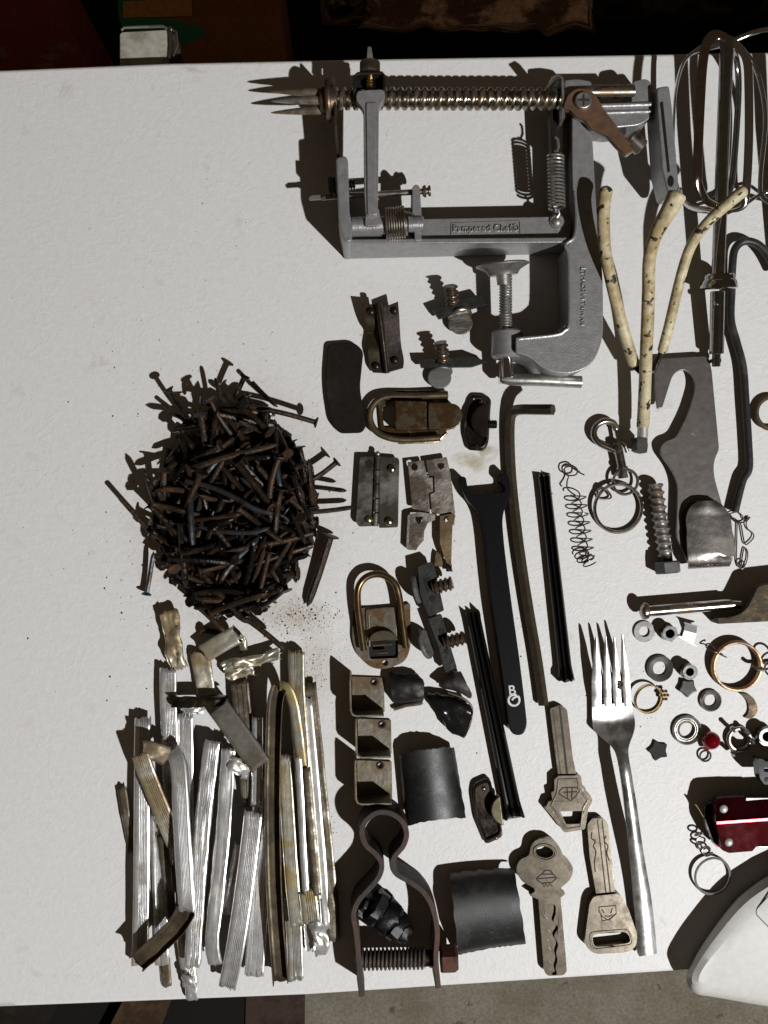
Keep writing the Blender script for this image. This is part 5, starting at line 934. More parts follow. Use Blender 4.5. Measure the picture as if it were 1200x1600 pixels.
# ------------------------------------------------------------- nails
NP = "1,-1,-40,4.7,-2.09,0.05,-0.1;2,-27,27,4.8,-0,0.04,-0.69;0,-30,-25,4.7,0,0.06,-0.08;0,-54,85,4.7,-1.05,0.06,-1.21;1,-53,-56,4.7,0,0.05,0.27;1,-69,47,4.7,-1.05,0.05,1.94;3,-1,105,4.8,1.05,0.04,-1.79;1,63,101,4.7,1.05,3.09,0.03;0,29,-98,4.7,-2.09,0.06,-1.93;2,-115,48,7.1,1.05,0.11,-1.86;0,-51,-99,4.7,2.09,0.06,2.28;2,-82,-1,4.8,1.05,3.1,-0.24;0,-4,67,11.3,1.05,-3.06,0.01;3,60,-67,4.8,-2.09,0.04,-0.97;4,19,55,4.8,-1.05,0.03,-3;1,56,1,4.7,-0,0.05,-0.33;2,-20,-85,8.1,-0.01,0.14,-1.44;3,-88,68,4.8,-2.09,0.04,1.51;1,1,29,9.8,-2.1,0.23,0.37;1,11,-10,5.2,0.28,0.06,3.08;1,-6,-19,5.2,0.28,0.06,2.98;0,32,79,4.7,-2.09,0.06,0.03;2,-62,6,6.2,-0.17,0.02,-0.21;2,-66,34,16.2,-1.12,0.06,-0.07;1,18,-89,4.7,-2.09,0.05,1.29;3,-13,-41,15.4,1.12,-0.03,2.24;1,61,20,4.8,-1.03,0.05,2.96;1,-5,45,9.6,-0.02,0.23,0;3,-44,-82,10.9,1.05,0.19,-1.03;3,-98,-11,10.4,-0.82,0.17,-1.08;4,-72,49,24.5,-1.01,0.22,1.16;1,74,-113,9.5,1.05,-0.09,1.14;1,65,84,4.7,1.05,0.05,2.83;4,37,-101,10.5,1.05,-0.07,1.21;1,17,105,10.9,0.83,-0.11,-2.7;2,73,-74,12.8,-1.81,-0.14,-1.6;2,3,-15,15.8,0.94,0.32,1.47;2,-64,-31,14.4,2.22,0.05,-1.01;0,12,143,17.1,-0.08,0.01,3.06;3,-93,60,30.6,-0.55,-0.54,-2.45;2,-51,30,25,1.67,0.55,-0.84;1,83,-22,4.7,-1.05,0.05,-2.87;0,33,36,7.8,-1.13,0.2,0.7;2,49,98,14.7,-1.99,0.08,0.57;1,71,7,4.7,1.05,0.05,2.85;1,-16,57,13.7,0.06,0.36,-2.98;0,-40,-48,13.7,2.1,0.17,-1.39;4,18,53,17.2,-2.57,0.14,0.47;2,45,-133,5.2,-1.3,0.05,-2.14;2,36,6,19.9,-3.13,0.43,-0.67;2,105,76,12.9,-2.09,-0.16,1.88;1,63,-68,19.3,-1.35,0.06,1.25;0,35,27,15.5,-0.26,-3.04,0.75;1,15,94,14.4,-0.03,-0.01,0.48;2,49,109,20.7,0.42,-2.8,1.16;2,26,-81,19.9,1.9,-0.02,0.75;1,-25,-131,10.2,-0.31,-0.08,1.03;0,31,-55,9.2,-1.22,0.26,-0.55;3,-36,111,9.8,2.97,0.16,1.22;2,56,-34,15.1,-0.87,0.15,0.79;1,52,-22,15.5,1.13,0.16,0.66;2,0,1,19.5,0.69,-0.07,-0.08;1,-20,-64,21.7,-1.09,0.23,-1.63;3,-24,155,22.7,2.1,-0.36,0.34;0,91,-88,4.7,1.05,0.06,-1.52;2,2,-132,13,-0.07,2.85,-1.23;2,5,102,21.6,-0.04,2.79,-1.16;3,-28,-129,19.5,0.42,-0.27,-0.34;3,-117,9,36.9,1.1,-0.75,1.73;1,-32,-50,24.8,-2.11,0.04,1.31;2,-81,-118,4.8,0,0.04,-0.97;0,23,155,13.1,-1.24,0.41,0.08;0,-5,-89,11.5,1.26,0.35,0.82;2,61,84,21.1,0.31,0.19,-1.54;0,47,-107,9.6,-1.3,-0.09,-1.85;4,-37,-91,20.7,2.43,-0.19,-0.08;3,82,-22,16.9,1.97,0.34,-1.13;0,56,-10,23.3,-0.82,0.02,2.03;1,91,3,16.2,1.05,-0.05,-0.31;2,-27,146,12,-0.78,0.02,-2.63;1,-20,108,9.4,-0.1,0.22,1.32;4,-36,101,24.2,2.75,-0.05,0.31;3,-86,-110,23.8,-2.66,0.33,-1.02;0,-66,31,30.4,-0.34,0.72,-0.68;3,-14,-15,28.3,-0.4,-0.01,-0.43;1,-29,101,4.9,0.95,0.05,1.31;1,-61,-4,18,-0.47,0.19,1.78;1,68,41,9.4,-2.34,0.21,0.76;2,-36,-157,38,0.03,-0.99,2.83;1,1,32,19.2,-0.05,-0.23,-2.65;3,-44,122,15.7,-0.29,-0.08,0.16;3,81,32,16.7,-0.96,-0.22,2.71;2,-45,-153,35.5,-1.3,0.97,-0.57;1,31,63,26.6,1.94,0.09,-1.41;2,-93,-38,14.7,-0.59,-0.18,1.52;3,-2,121,23.8,2.72,-0.06,0.25;0,0,-4,32,0.98,-0.31,-1.69;0,-66,103,18.1,-1.35,0.45,-2.17;1,92,-22,24.5,-0.5,-0.32,3.11;2,3,135,21,3.02,0.14,-0.17;1,-15,-117,25.5,1.07,0.13,-3.1;1,-62,140,19,-0.97,0.37,-2.54;1,-94,59,19.2,0.15,0.53,1.61;4,-35,48,31,1.12,-0.11,-2.08;0,86,-47,18.7,-0.04,-3.13,-1.07;1,97,64,17.8,-3.07,-0.02,-1.08;1,70,54,22.1,-2.01,0.42,-0.4;0,31,132,4.7,0,3.08,0.72;0,-44,86,25.1,-1.2,0.13,0.34;0,116,-46,5.2,-1.3,0.07,1.28;3,-25,-136,30.3,-2.97,0.17,-0.85;2,-115,-50,11.6,-0.53,0.23,1.86;3,84,20,19.8,-1.28,0.17,-0.41;4,10,153,32.6,-1.28,0.32,-0.07;3,57,-134,17.6,3,-0.07,0.67;1,97,43,18.2,1.95,0.5,-0.78;0,-16,137,34.4,-1.88,0.09,1.88;0,-43,36,23,1.84,-0.21,-1.15;2,18,-157,38.4,-2.89,-0.13,0.14;1,-13,90,36.9,2.15,0.11,1.85;1,-93,-33,25.9,-2.05,0.52,-0.23;1,-76,-110,19.7,-0.47,-0.05,2.15;3,82,35,26.2,0.98,0.22,-0.37;2,-56,97,34.2,-2.25,-0.03,-0.87;4,-103,-29,16.1,1.04,0.27,-1.62;1,87,-88,26.6,0.86,-0.02,0.7;2,21,89,42.3,0.18,0.27,0.31;0,-85,-53,25.6,0.51,0.03,-2.23;2,56,98,40.4,-2.07,0.41,-0.29;2,110,-37,23.7,0.52,0.54,-1.9;0,-104,85,26.5,-0.68,-0.74,-2.09;1,-73,-99,26.4,-2.04,-0.09,-1.23;1,80,67,19.4,-0.06,0.54,-0.56;2,47,-13,33,-0.16,-0.03,-0.01;2,19,-62,28.6,-1.24,0.22,-2.14;1,25,115,31.7,0.65,0.01,0.42;1,2,47,30.6,0.67,2.79,-0.52;3,13,-21,44.6,2.9,-0.06,-0.73;2,-43,-28,34.9,-2.5,-0.16,1.17;2,-49,108,45.3,1.05,0.07,2.75;3,-105,9,37.7,1.36,0.36,-1.66;2,37,25,31.1,0.07,0.12,2.33;1,119,31,26.7,-1.57,-0,1.64;2,74,-84,35.9,-1.28,0.04,0.25;1,27,101,39.2,-0.61,0.15,0.23;2,59,138,28.3,1.28,0.71,-0.73;1,86,-74,27.5,-0.96,0.21,-2.39;0,-21,-106,33.7,0.18,0.03,-1.47;3,82,-23,38.3,-2.22,-0.09,0.67;4,-59,72,39.8,2.03,-0.01,-0.98;0,18,130,37.1,0.69,-0.05,-2.29;1,38,-110,19.6,-0.55,0.21,-1.74;3,46,67,46.8,-0.85,-0.17,2.36;0,-26,89,36.3,0.02,-0.05,-1.38;2,49,-65,29.3,0.04,0.01,-2.72;3,-62,118,56,1.48,-2.46,0.25;1,-75,-4,26.7,-2.64,0.22,1.28;0,-23,45,37.6,0.06,-2.91,-0.6;2,58,116,43.3,0.08,-0.72,2.79;3,-34,78,42.4,0.44,2.87,-1.35;2,5,12,37.6,0.34,-2.95,-0.34;1,10,53,45.4,-1.95,-0.04,1.16;3,12,110,47.7,0.26,-0.34,-2.41;1,85,-70,37.9,-2.25,-0.22,0.23;1,70,-94,48.5,-1.12,0.26,1.95;1,-52,-82,31,-2.22,-0.3,1.43;3,53,-103,34.8,-0.77,2.94,0.05;1,101,18,30.6,2.35,-0.01,1.7;3,107,44,31.1,-1.24,0.16,-1.46;2,110,61,20.7,-1.04,0.16,-1.21;3,29,-82,38.6,1.04,0.02,0.75;0,77,-42,39.1,0.9,-0.27,-2.69;1,33,-10,47.3,0.23,0.34,1.56;0,-31,-28,31.9,0.93,0.42,-2.24;2,-39,-79,37.9,-0.52,-0.07,-2.38;1,-97,-29,42,-0.9,0.07,-1.05;1,11,-57,29.4,1.39,-0.21,1;4,-52,1,42.3,-1.16,-0.13,1.31;0,-4,-91,42.8,-1.88,-0.52,-1.09;1,102,43,39.5,1.37,0.21,2.12;3,-50,94,49.5,-1.69,0.52,-1.49;3,-71,-72,61,1.2,0.13,-1.5;2,91,107,35.9,-0.79,2.42,-1.09;2,-20,132,44.6,3.04,-0.12,-0.16;1,59,136,39.8,-1.84,0.79,-0.69;1,23,-133,20.8,2.67,-0.16,-1.57;4,-11,-136,38.5,2.26,0.16,0.01;1,80,-38,48,1.94,0.29,0.66;2,97,70,43.2,2.28,0.25,2.02;2,2,-50,43.9,-0.8,0.34,-1.62;3,35,-125,30.5,-1.42,-3.14,0.11;2,-35,-12,48.5,-0.35,-2.85,-1.35;2,-65,-94,30.3,1.12,-0.15,-1.38;2,-70,30,48.5,2.47,0.09,-2.09;1,93,-56,39.7,-0.56,-0.83,-1.87;2,-56,-56,41.6,1.16,0.11,-1.84;1,-46,56,59.4,-1.42,0.14,0.79;0,-69,-5,34.3,-0.55,-0.06,-1.61;1,-14,20,50.6,2.89,-0.17,-1.61;2,67,103,48,-2.76,0.28,-1.52;3,-59,10,57.9,1.75,0.44,-1.99;2,62,-18,54.6,-2.54,0.04,-0.5;3,-38,-27,62.6,-1.03,-0.41,0.17;2,53,34,36.8,1.21,-2.98,-0.42;1,46,-123,41.6,-1.04,-0.33,1.57;2,37,-144,48.2,-0.55,0.02,-2.64;3,-25,-133,56.7,-0.14,-3.12,0.04;2,-8,16,60,-0.31,-0.52,-3.12;3,-27,-27,55.9,-0.95,0.39,-1.99;1,61,-5,55.4,-2.55,0.3,-0.59;2,93,-21,53.2,1.19,-0.42,-1.12;3,24,13,53.9,2,-0.16,-2.5;2,-79,-108,30.7,1.1,0.16,-1.25;3,74,37,51.9,-0.06,0.25,-2.46;2,94,49,47.1,0.3,-0.19,-1.14;1,84,102,42.7,-2.04,0.48,1.7;3,-81,-66,46.1,-2.01,-0.04,-0.64;1,-63,10,47.5,-0.34,-0.28,0.73;3,-67,-93,49.2,-0.31,0.06,2.84;1,-36,54,58.6,1.75,-0.12,0.84;0,57,-8,47.4,2.66,0.09,-0.76;2,-2,49,56.7,-0.55,0.21,2.3;2,49,-82,47.6,-2.14,0.02,-0.98;2,83,48,44.4,-1.85,-0.08,2.16;2,-43,-77,48.7,1.05,-0.1,2.47;3,68,56,57.8,-0.28,-0.38,-0.91;1,-21,-201,4.7,-1.05,0.05,-0.3;0,-16,-66,52.2,1.2,0.55,2.61;2,-82,76,41.6,2.12,-0.54,-1.27;2,48,18,59.9,-0.98,-0.08,2.5;2,63,-141,37.1,1.7,1.04,0.6;1,-48,-112,46.7,-1.3,-0.04,2.8;3,-93,-35,51.1,0.16,0.13,-0.89;3,46,36,61.9,0.95,0.32,-0.85;3,13,-80,57.6,-0.05,0.09,-2.33;3,35,141,56,0.41,0.23,2.44;2,36,-78,55.9,-2.07,-0.48,1.12;1,-14,-88,54.8,-1.19,0.33,0.26;1,60,35,61.2,-1.34,-0.22,2.27;1,-36,126,57.7,1.96,-0,1.45;3,66,25,70.1,-0.01,3.04,1.44;0,13,-48,44.9,1.34,0.48,-1.69;0,-47,79,55.4,0.88,2.76,0.45;2,-56,-118,50.4,0.22,-0.31,-0.25;4,-29,-51,53.6,2.56,0.5,0.36;3,-3,-61,53.8,-2.17,0.63,-0.99;1,75,-70,53.1,1.19,-0.08,-2.12;0,-38,-74,59.4,0.91,0.2,-2.58;1,37,-132,48.2,-1.89,-0.16,0.48;3,-104,-60,38.8,0.97,0.63,2.15;2,24,-96,56.3,-2.13,-0.4,1.28;1,-18,130,57.8,2.65,0.41,-1.02;3,33,131,49.3,-0.18,0.29,-0.18;1,101,-4,51.4,-0.04,0.39,-1.14;0,4,114,58.4,0.23,2.93,-0.93;1,8,143,47.7,-2.05,0.07,-0.01;1,29,70,57.2,0.94,-0.1,0.1;2,-56,-55,52.2,1.04,-0.11,2.57;2,48,-109,58.3,2.26,0,-1.82;0,-99,-2,47.9,2.14,0.26,-1.18;1,71,-8,67.4,-2.1,0.27,-1.72;2,45,-29,62.4,0.65,0.01,-0.66;1,118,35,63.8,-1.96,-0.2,1.65;2,107,9,63,-0.08,0.18,-1.21;1,105,-12,57.9,0.04,0.49,-0.93;2,-76,-6,60.5,2.59,0.18,-0.25;0,-24,49,63.6,1.75,0.17,1.06;1,39,-93,54,1.03,-0.45,1.22;3,-44,-81,67.5,-1.87,0.13,-0.08;4,26,42,70,-1.02,0.16,2.27;3,12,-145,57.5,-2.19,-0.27,0.34;4,-37,-18,67.1,-2.06,-0.34,0.13;2,112,-38,43.5,-1.98,1,-1.23"
def nail_mesh(L, bend, m, seed, r=3.5, head=1.0):
    rnd = random.Random(seed); g = G(); V = []; f = []; n = 8; k = 9; b2 = rnd.uniform(-.6, .6)
    st = [(-L/2, .5), (-L/2, 2.2*head), (-L/2+1.6, 2.3*head), (-L/2+2.6, 1.25)]
    for i in range(k): st.append((-L/2+4+(L-14)*i/(k-1), 1))
    st += [(L/2-6, .85), (L/2, .12)]
    for (x, s_) in st:
        t = x/L; by = bend*L*(t*t-.25)+b2*bend*L*t*t*t
        for j in range(n):
            a = 2*PI*j/n; rr = r*s_*(1+rnd.uniform(-.05, .05)); V.append(Vector((x, by+rr*math.cos(a), rr*math.sin(a)))*S)
    for i in range(len(st)-1):
        for j in range(n): f.append((i*n+j, i*n+(j+1) % n, (i+1)*n+(j+1) % n, (i+1)*n+j))
    f.append(tuple(range(n-1, -1, -1))); f.append(tuple((len(st)-1)*n+j for j in range(n)))
    g.add(V, f); return mesh('nail', g, m, Vector((0, 0, 0)), 40)
GN = 'rusty nails heaped in one pile'
NM = [m_rust(), m_rust2(), mat('orange_rust', (.085, .036, .012), .7, .1, stain=(.03, .018, .010), amt=.5, scale=22, bump=.7, bscale=90, wear=.3), mat('blue_grey_nail', (.085, .09, .10), .28, .8, stain=(.03, .022, .016), amt=.35, scale=22, bump=.3)]
LN = [60, 72, 84, 96, 112]; NMESH = {}; rn = random.Random(3); c0 = P(369, 792, 0)
for q in NP.split(';'):
    li, x, y, z, ex, ey, ez = [float(v) for v in q.split(',')]
    if y > 40: x *= 1-.42*min(1, (y-40)/120)
    if y < -90: x *= 1-.15*min(1, (-90-y)/80)
    key = (int(li), rn.choice([0, .05, -.06, .10, .22, -.18, -.3]), rn.choices([0, 1, 2, 3], [10, 10, 1.0, 1.8])[0])
    if key not in NMESH: NMESH[key] = nail_mesh(LN[key[0]]*1.02, key[1], NM[key[2]], len(NMESH), 4.1 if key[0] < 3 else 4.7)
    o = link('nail', NMESH[key], None, c0+Vector((x, y, z))*S); o.rotation_euler = (ex, ey, ez)
    qd = (x/128)**2+(y/172)**2; sec = ['right', 'upper right', 'top', 'upper left', 'left', 'lower left', 'bottom', 'lower right'][int(round(math.atan2(y, x)/(PI/4))) % 8]; sec = 'very centre' if qd < .06 else (('inner ' if qd < .4 else 'outer ')+sec)
    ln = 'short' if key[0] < 2 else ('middling' if key[0] < 3 else 'long')
    cl_ = ['brown rusty', 'blackish brown', 'orange rusty', 'blue-grey'][key[2]]; bn = ' bent' if abs(key[1]) > .1 else (' slightly bent' if key[1] else ' straight')
    ly = 'on top of' if z > 42 else ('half buried in' if z > 22 else 'at the bottom of')
    tag(o, f"{ln}{bn} {cl_} nail {ly} the heap's {sec}", 'nail', GN)
def wnail(label, pts, r=3.6, m=0, head=True):
    p = cat_rom(pts, 5, False); g = G(); n = len(p); rr = [r]*n; rr[-1] = .5; rr[-2] = r*.8; g.tube(p, rr, 9)
    if head:
        a, b = Vector(p[0]), Vector(p[1]); d = (b-a).normalized(); g.lathe(tuple(a-d*2), tuple(a+d*3), [(0, 2), (.4, r*2.1), (2, r*2.2), (5, r)], 12)
    return solo('nail', label, 'nail', (pts[0][0], pts[0][1]), g, NM[m], GN)
wnail('long rusty nail sticking out leftmost of the nail heap', [(188, 778, 46), (230, 825, 42), (290, 888, 36)], 4, 0, False)
wnail('nail with a round flat head poking out at the upper left of the nail heap', [(264, 608, 46), (282, 636, 42), (306, 670, 36)], 3.6, 1)
wnail('headless nail crossing just below the round-headed one at the upper left of the heap', [(256, 632, 24), (282, 652, 28), (318, 676, 32)], 3.4, 0, False)
wnail('thick nail standing apart at the lower right of the heap, head up', [(516, 838, 20), (500, 890, 14), (480, 948, 8)], 6.5, 0)
wnail('tapering nail pointing right from the heap, nearest the four-riveted hinge', [(488, 800, 30), (520, 797, 26), (554, 792, 20)], 3.8, 0, False)
wnail('nail with shiny tip pointing right from the heap, above the tapering one', [(486, 760, 36), (512, 763, 32), (542, 767, 28)], 3.6, 1, False)
wnail('ridged nail hanging down at the lower left of the heap with its head lowest', [(229, 928, 14), (234, 900, 16), (240, 862, 24)], 3.6, 3)
wnail('long bent rusty nail reaching down from the heap onto the aluminium strips', [(318, 898, 44), (352, 938, 46), (378, 966, 48), (392, 972, 48), (418, 992, 50), (446, 1016, 52)], 4.4, 0, False)
wnail('rusty nail pointing at the foil scraps from the bottom of the heap', [(298, 938, 34), (324, 960, 36), (352, 988, 38)], 4.6, 0, False)
wnail('nail slanting along the upper right rim of the heap', [(394, 597, 40), (412, 616, 40), (434, 636, 38)], 3.4, 1, False)
wnail('longest nail lying across the top right of the heap toward its corner head', [(494, 660, 44), (440, 645, 50), (372, 632, 52)], 4, 0)
wnail('straight nail with its head at the far right rim of the heap', [(526, 722, 30), (506, 738, 32), (484, 752, 34)], 4, 0)
wnail('nail with a flared head sticking up out of the top of the heap', [(382, 588, 50), (374, 606, 50), (366, 622, 48)], 4, 1)
wnail('pointed nail poking out of the very top of the heap', [(346, 640, 44), (342, 615, 44), (336, 590, 42)], 3.4, 1, False)
wnail('blue-grey curved nail lying on top across the middle of the heap', [(290, 752, 70), (330, 761, 74), (372, 780, 76), (400, 796, 74), (428, 802, 70)], 4.2, 3, False)
wnail('shiny curved nail below the blue-grey one on top of the heap', [(312, 822, 70), (345, 830, 74), (392, 832, 74), (422, 824, 70)], 3.8, 3, False)
wnail('dark blue-grey nail lying upright on top near the right of the heap', [(430, 706, 66), (434, 738, 70), (440, 772, 68)], 4.6, 3, False)
wnail('blue-grey nail lying upright on top near the left of the heap', [(297, 768, 62), (298, 810, 66), (302, 858, 62)], 5, 3, False)
wnail('brown nail laid across the upper middle of the heap', [(296, 735, 66), (350, 715, 72), (436, 694, 66)], 5, 0)
wnail('orange rusty nail at the left rim of the heap', [(252, 764, 52), (275, 765, 54), (294, 768, 55)], 4.2, 2, False)
wnail('brown nail slanting across the lower right of the heap', [(492, 832, 44), (440, 846, 56), (352, 862, 62)], 4.4, 0)
wnail('grey-brown nail slanting to the right just below the brown slanting one', [(488, 852, 44), (440, 868, 54), (384, 886, 58)], 4.2, 1, False)
# ------------------------------------------------------------- aluminium strips
AL, AY, AB = m_alu(), m_alu_y(), m_alu_b()
AD = mat('dark_inside_aluminium', (.115, .09, .055), .42, .5, stain=(.05, .036, .022), amt=.5, scale=8, bump=.3)
def strip(label, path, w, fl, fr, m=None, up=1, ridges=5, seed=1, jag_=2.6, name='metal_strip', cat='metal strip', crum=.32, k=6, wf=None, th=1.5, group='scrap aluminium strips in a bundle'):
    rnd = random.Random(seed); m = m or AL; w = w*.86 if ridges else w
    pts = [PD(q) for q in cat_rom(path, k, False)]; n = len(pts)
    pr = [(w/2+1, -fl), (w/2+1, -fl*.5), (w/2+.6, -2.2), (w/2-1.2, -.6), (w/2-3, 0)] if fl > 0 else [(w/2, -.5), (w/2-2, 0)]
    if ridges:
        u0, u1 = w/2-8.5, -w/2+3
        for i in range(ridges):
            u = u0+(u1-u0)*i/(ridges-1 if ridges > 1 else 1); pr += [(u+1.1, 0), (u+.35, -2), (u-.35, -2), (u-1.1, 0)]
    pr += [(-w/2+1.5, 0), (-w/2, -.6)]+([(-w/2-.3, -fr*.5), (-w/2-.3, -fr)] if fr > 0 else [])
    if not ridges:
        a_, b_ = pr[-1] if fr <= 0 else pr[-4], None
        k0 = next(i for i, q in enumerate(pr) if q == (-w/2+1.5, 0)); us = pr[k0-1][0]
        pr[k0:k0] = [(us+(-w/2+1.5-us)*q/8, 0) for q in range(1, 8)]
    mm = len(pr); V = []; f = []; prev = None
    jo = [[rnd.uniform(-1, 1) for _ in range(mm)] for _ in range(2)]
    for e in (0, 1):
        q = jo[e]; jo[e] = [(q[max(0, i-2)]+q[max(0, i-1)]+q[i]+q[min(mm-1, i+1)])/2.2*jag_ for i in range(mm)]
    for i, p in enumerate(pts):
        a = pts[max(0, i-1)]; b = pts[min(n-1, i+1)]; t = (b-a).normalized()
        sd = t.cross(Vector((0, 0, 1))) if prev is None else prev-t*prev.dot(t)
        sd.normalize(); prev = sd; u2 = sd.cross(t)*up
        ww = wf(i/(n-1)) if wf else 1
        for j, (u, h) in enumerate(pr):
            q = p+sd*(u*ww*S)+u2*(h*S)
            if i == 0: q = q-t*(jo[0][j]*S)
            if i == n-1: q = q+t*(jo[1][j]*S)
            nz = noise.noise(q/S/16+Vector((seed, 0, 0)))*crum+noise.noise(q/S/5+Vector((0, seed, 0)))*crum*.6
            V.append(q+u2*nz*2*S+sd*nz*S*.8)
    for i in range(n-1):
        for j in range(mm-1): f.append((i*mm+j, i*mm+j+1, (i+1)*mm+j+1, (i+1)*mm+j))
    g = G(); g.add(V, f)
    c = path[len(path)//2]; loc = P(c[0], c[1], 0)
    me = bpy.data.meshes.new(name); me.from_pydata([v-loc for v in g.v], [], g.f); me.materials.append(m)
    me.polygons.foreach_set('use_smooth', [True]*len(me.polygons)); me.set_sharp_from_angle(angle=math.radians(40))
    o = link(name, me, None, loc); mods(o, solid=th); tag(o, label, cat, group); return o
TF = mat('tan_foil', (.56, .52, .43), .38, .6, stain=(.27, .21, .12), amt=.45, scale=8, bump=.4)
XO = {}
def bunch(items):
    for i, it in enumerate(items):
        XO[it[0][:14]] = strip(*it[:5], **{**dict(seed=i+3), **(it[5] if len(it) > 5 else {})})
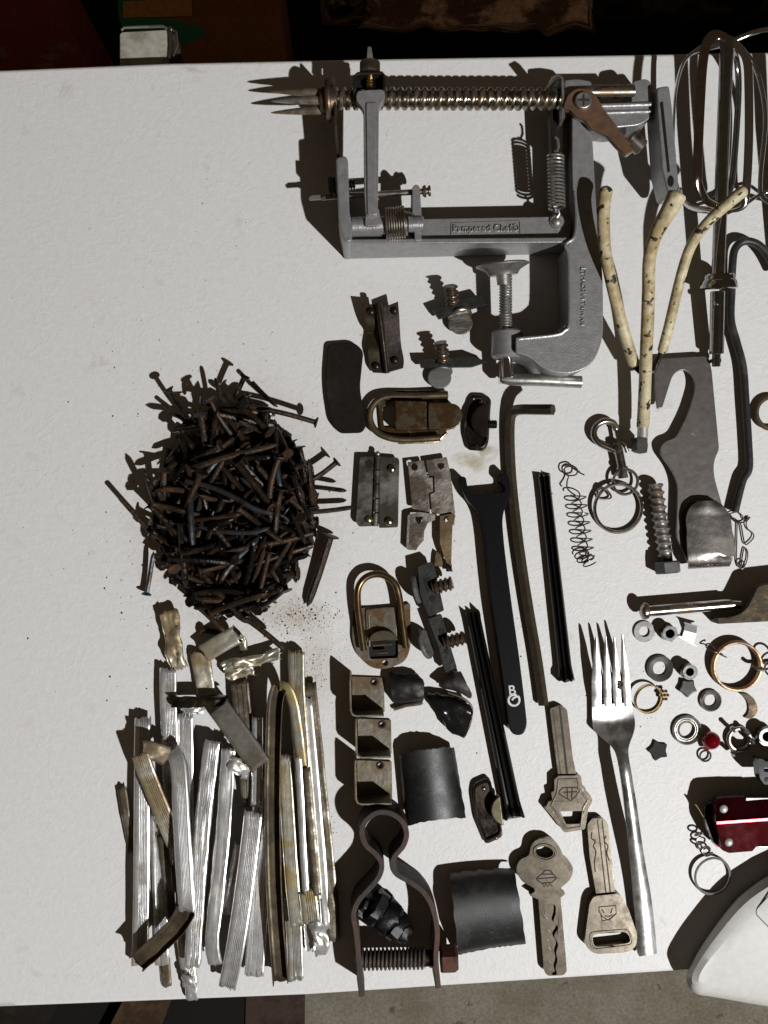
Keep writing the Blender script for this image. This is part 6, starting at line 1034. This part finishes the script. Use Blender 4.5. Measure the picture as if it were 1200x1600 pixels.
# path points run from top to bottom: (x, y, z); widths; left flange; right flange
bunch([
 ('leftmost long strip of the bundle, smooth left flange and five fine grooves', [(222, 1122, 22), (221, 1250, 26), (220, 1400, 28), (217, 1508, 22)], 25, 22, 10),
 ('short sliver of aluminium leaning out at the far left of the bundle', [(190, 1230, 10), (197, 1275, 9), (208, 1330, 6)], 12, 2, 2, dict(m=AB, ridges=0)),
 ('strip with a slanted top corner standing tallest at the left of the bundle', [(262, 1046, 20), (263, 1110, 22), (268, 1250, 16), (272, 1350, 12)], 27, 16, 6, dict(ridges=6)),
 ('pale grooved strip lying low, its square end second from left at the bottom', [(238, 1240, 6), (247, 1340, 8), (253, 1508, 8)], 23, 6, 4, dict(jag_=1.5)),
 ('folded strip whose stained end hooks over at the upper left', [(218, 1178, 56), (232, 1218, 52), (250, 1262, 46), (274, 1322, 30)], 27, 5, 5, dict(m=TF, ridges=5)),
 ('grooved strip bent back to the left at its lower end, beside the folded strip', [(268, 1172, 44), (278, 1200, 54), (283, 1300, 56), (289, 1400, 56), (290, 1428, 50)], 26, 10, 10, dict(ridges=6, k=7)),
 ('narrow dull strip slanting between the leftmost strips', [(252, 1305, 16), (262, 1370, 16), (268, 1440, 14)], 12, 6, 6, dict(m=AB, ridges=0)),
 ('torn-topped grooved strip standing with a torn top under the dark bar', [(289, 1116, 18), (290, 1200, 16), (292, 1330, 10), (296, 1420, 8)], 25, 12, 8, dict(ridges=6)),
 ('strip at the bottom whose end folds up into a bright tip over the table edge', [(284, 1440, 12), (290, 1490, 14), (297, 1540, 16)], 24, 12, 8, dict(ridges=5)),
 ('bright folded tip of scrap hanging at the very bottom of the bundle', [(284, 1530, 22), (292, 1534, 26), (298, 1548, 20), (301, 1563, 8)], 15, 4, 4, dict(ridges=0, crum=1.6, jag_=2)),
 ('dull stub of strip standing at the bottom between the second and third ends', [(257, 1500, 4), (260, 1540, 4)], 14, 3, 3, dict(m=AB, ridges=0)),
 ('bright strip with crumpled foot, fifth from left, widening downwards', [(332, 1158, 34), (326, 1200, 36), (318, 1270, 38), (310, 1360, 38), (304, 1440, 38), (300, 1512, 34)], 25, 8, 14, dict(ridges=4, crum=1.0)),
 ('strip with a twisted neck and a curled foot in the middle of the bundle', [(357, 1170, 40), (354, 1220, 42), (349, 1300, 44), (340, 1390, 44), (331, 1470, 42), (336, 1508, 34)], 22, 14, 6, dict(ridges=6, crum=.8)),
 ('broad dull flat piece lying diagonally over the top of the strips', [(340, 1104, 44), (368, 1142, 50), (408, 1198, 54)], 31, 4, 8, dict(m=mat('dull_grey_back', (.17, .155, .13), .5, .4, stain=(.10, .085, .065), amt=.4, scale=10, bump=.2), ridges=0)),
 ('curled foil shred under the diagonal piece', [(356, 1186, 34), (366, 1192, 44), (378, 1202, 42), (390, 1198, 34), (384, 1214, 24)], 18, 2, 2, dict(ridges=0, crum=2.4)),
 ('dull grey ridged strip at the top centre behind the diagonal piece', [(374, 1066, 18), (378, 1110, 20), (386, 1190, 20), (392, 1260, 14)], 30, 10, 10, dict(m=AB, ridges=3)),
 ('narrow strip with parallel grooves right of the dull ridged one', [(402, 1122, 30), (402, 1180, 30), (400, 1260, 26)], 16, 6, 6, dict(ridges=4)),
 ('brown-ended grooved strip right of the middle, curving left at its foot', [(396, 1270, 46), (388, 1340, 48), (377, 1420, 48), (366, 1490, 44), (355, 1544, 26)], 29, 4, 14, dict(ridges=6)),
 ('smooth bright strip with a crumpled end right of the brown-topped one', [(410, 1215, 22), (408, 1330, 26), (402, 1440, 26), (397, 1526, 20)], 32, 14, 12, dict(ridges=3)),
 ('small bright strip end slanting between two middle strips', [(378, 1320, 20), (364, 1380, 26), (352, 1428, 24)], 22, 4, 4, dict(ridges=5)),
 ('open dark channel strip with thin bright rims, hooked at its top', [(437, 1072, 46), (430, 1110, 42), (427, 1250, 36), (430, 1400, 34), (440, 1532, 26)], 21, 14, 14, dict(m=AD, ridges=0, up=-1)),
 ('thin strip arching over from the hooked top of the dark channel', [(437, 1072, 50), (448, 1076, 54), (458, 1100, 52), (466, 1150, 46), (472, 1200, 36)], 13, 6, 3, dict(m=AY, ridges=0)),
 ('yellow stained grooved strip right of the dark channel', [(444, 1180, 22), (450, 1280, 26), (456, 1370, 30), (464, 1450, 28)], 22, 4, 6, dict(m=AY, ridges=6)),
 ('grey grooved strip end below the yellow stained one', [(455, 1400, 14), (460, 1460, 14), (462, 1532, 12)], 26, 4, 8, dict(m=mat('matt_aluminium', (.42, .40, .37), .42, .6, stain=(.28, .25, .20), amt=.4, bump=.2), ridges=6)),
 ('wide yellow-topped strip with its edge up at the right of the bundle', [(463, 1018, 24), (464, 1080, 26), (470, 1160, 28), (476, 1250, 28), (484, 1350, 28), (490, 1410, 26)], 26, 6, 16, dict(m=AY, ridges=6)),
 ('thin bright rim strip curving down inside the right of the bundle', [(466, 1180, 40), (470, 1250, 38), (474, 1330, 36), (478, 1396, 34)], 8, 8, 4, dict(ridges=0)),
 ('second thin rim strip, right of the first, down to the yellow end piece', [(478, 1200, 42), (484, 1270, 40), (490, 1340, 38), (496, 1400, 36)], 10, 8, 6, dict(m=AB, ridges=0)),
 ('yellow grooved end piece at the lower right of the bundle', [(480, 1392, 34), (484, 1420, 34), (486, 1442, 30)], 28, 4, 4, dict(m=AY, ridges=5, jag_=5)),
 ('small pale strip end just below the yellow end piece', [(482, 1438, 8), (484, 1470, 8), (486, 1486, 8)], 15, 3, 3, dict(ridges=3)),
 ('shiny folded tip curling out at the bottom right of the bundle', [(490, 1440, 30), (498, 1458, 36), (506, 1476, 34), (502, 1492, 22)], 17, 4, 4, dict(ridges=0, crum=1.6)),
 ('rightmost long strip of the bundle, brown stained with a ragged edge', [(484, 1068, 14), (496, 1180, 18), (508, 1300, 20), (518, 1400, 16), (522, 1470, 8)], 17, 6, 4, dict(m=AB, ridges=0, crum=1.0)),
 ('pale inner strip against the rightmost brown one', [(480, 1090, 18), (492, 1220, 22), (502, 1340, 20), (510, 1452, 12)], 12, 4, 4, dict(ridges=0)),
])
def bent_part(parent, name, path, w, fl, fr, **k):
    o = strip('x', path, w, fl, fr, **k); o.name = name; loc = o.location.copy()
    for key_ in ('label', 'category', 'group'): del o[key_]
    o.parent = parent; o.location = loc-parent.location
bent_part(XO['folded strip w'], 'folded_flap', [(222, 1172, 56), (240, 1174, 54), (262, 1183, 48)], 26, 3, 3, m=mat('brown_inside', (.20, .165, .115), .45, .5, stain=(.12, .09, .055), amt=.5), ridges=0, crum=1, seed=61)
bent_part(XO['grooved strip '], 'bent_end', [(292, 1420, 52), (276, 1446, 48), (244, 1478, 44), (214, 1504, 38)], 27, 8, 8, m=AD, ridges=0, crum=.8, seed=62, up=-1)
SG = 'loose metal scraps between nails and strips'
def scrap(*a, **k): strip(*a, **{**dict(name='metal_scrap', cat='metal scrap', group=SG), **k})
scrap('crumpled tan scrap standing alone above the tallest strip', [(264, 956, 22), (268, 990, 24), (272, 1020, 22), (280, 1044, 16)], 24, 4, 4, m=TF, ridges=0, crum=2.6, seed=41, jag_=6)
scrap('flat tan scrap with an upright left edge below the shiny tube piece', [(311, 1018, 16), (317, 1050, 16), (322, 1084, 14)], 27, 12, 2, m=TF, ridges=0, crum=1.2, seed=42)
scrap('shiny rounded tube-like scrap just under the nail heap', [(318, 1022, 26), (344, 1006, 30), (370, 992, 30)], 26, 12, 12, m=AY, ridges=0, seed=43, jag_=2)
scrap('torn foil flake right of the tube-like scrap', [(346, 1044, 22), (372, 1036, 28), (400, 1034, 26), (438, 1020, 22)], 14, 3, 3, m=AY, ridges=0, crum=3.6, seed=44, jag_=6)
scrap('second torn foil flake below the first', [(352, 1056, 18), (376, 1050, 24), (396, 1046, 22)], 15, 3, 3, m=TF, ridges=0, crum=3.4, seed=45, jag_=6)
scrap('tiny folded foil leaf at the right of the tube-like scrap', [(372, 994, 20), (380, 1004, 16), (381, 1016, 10)], 10, 2, 2, m=AB, ridges=0, crum=1.5, seed=46)
scrap('dark oxidised bar lying across the strips at the top of the bundle', [(266, 1098, 36), (300, 1098, 38), (356, 1096, 36)], 13, 12, 12, m=m_rust2(), ridges=0, crum=1.4, seed=47)
scrap('white crumpled foil bit below the dark bar', [(284, 1112, 14), (300, 1108, 20), (320, 1110, 18)], 12, 3, 3, ridges=0, crum=2.5, seed=48)
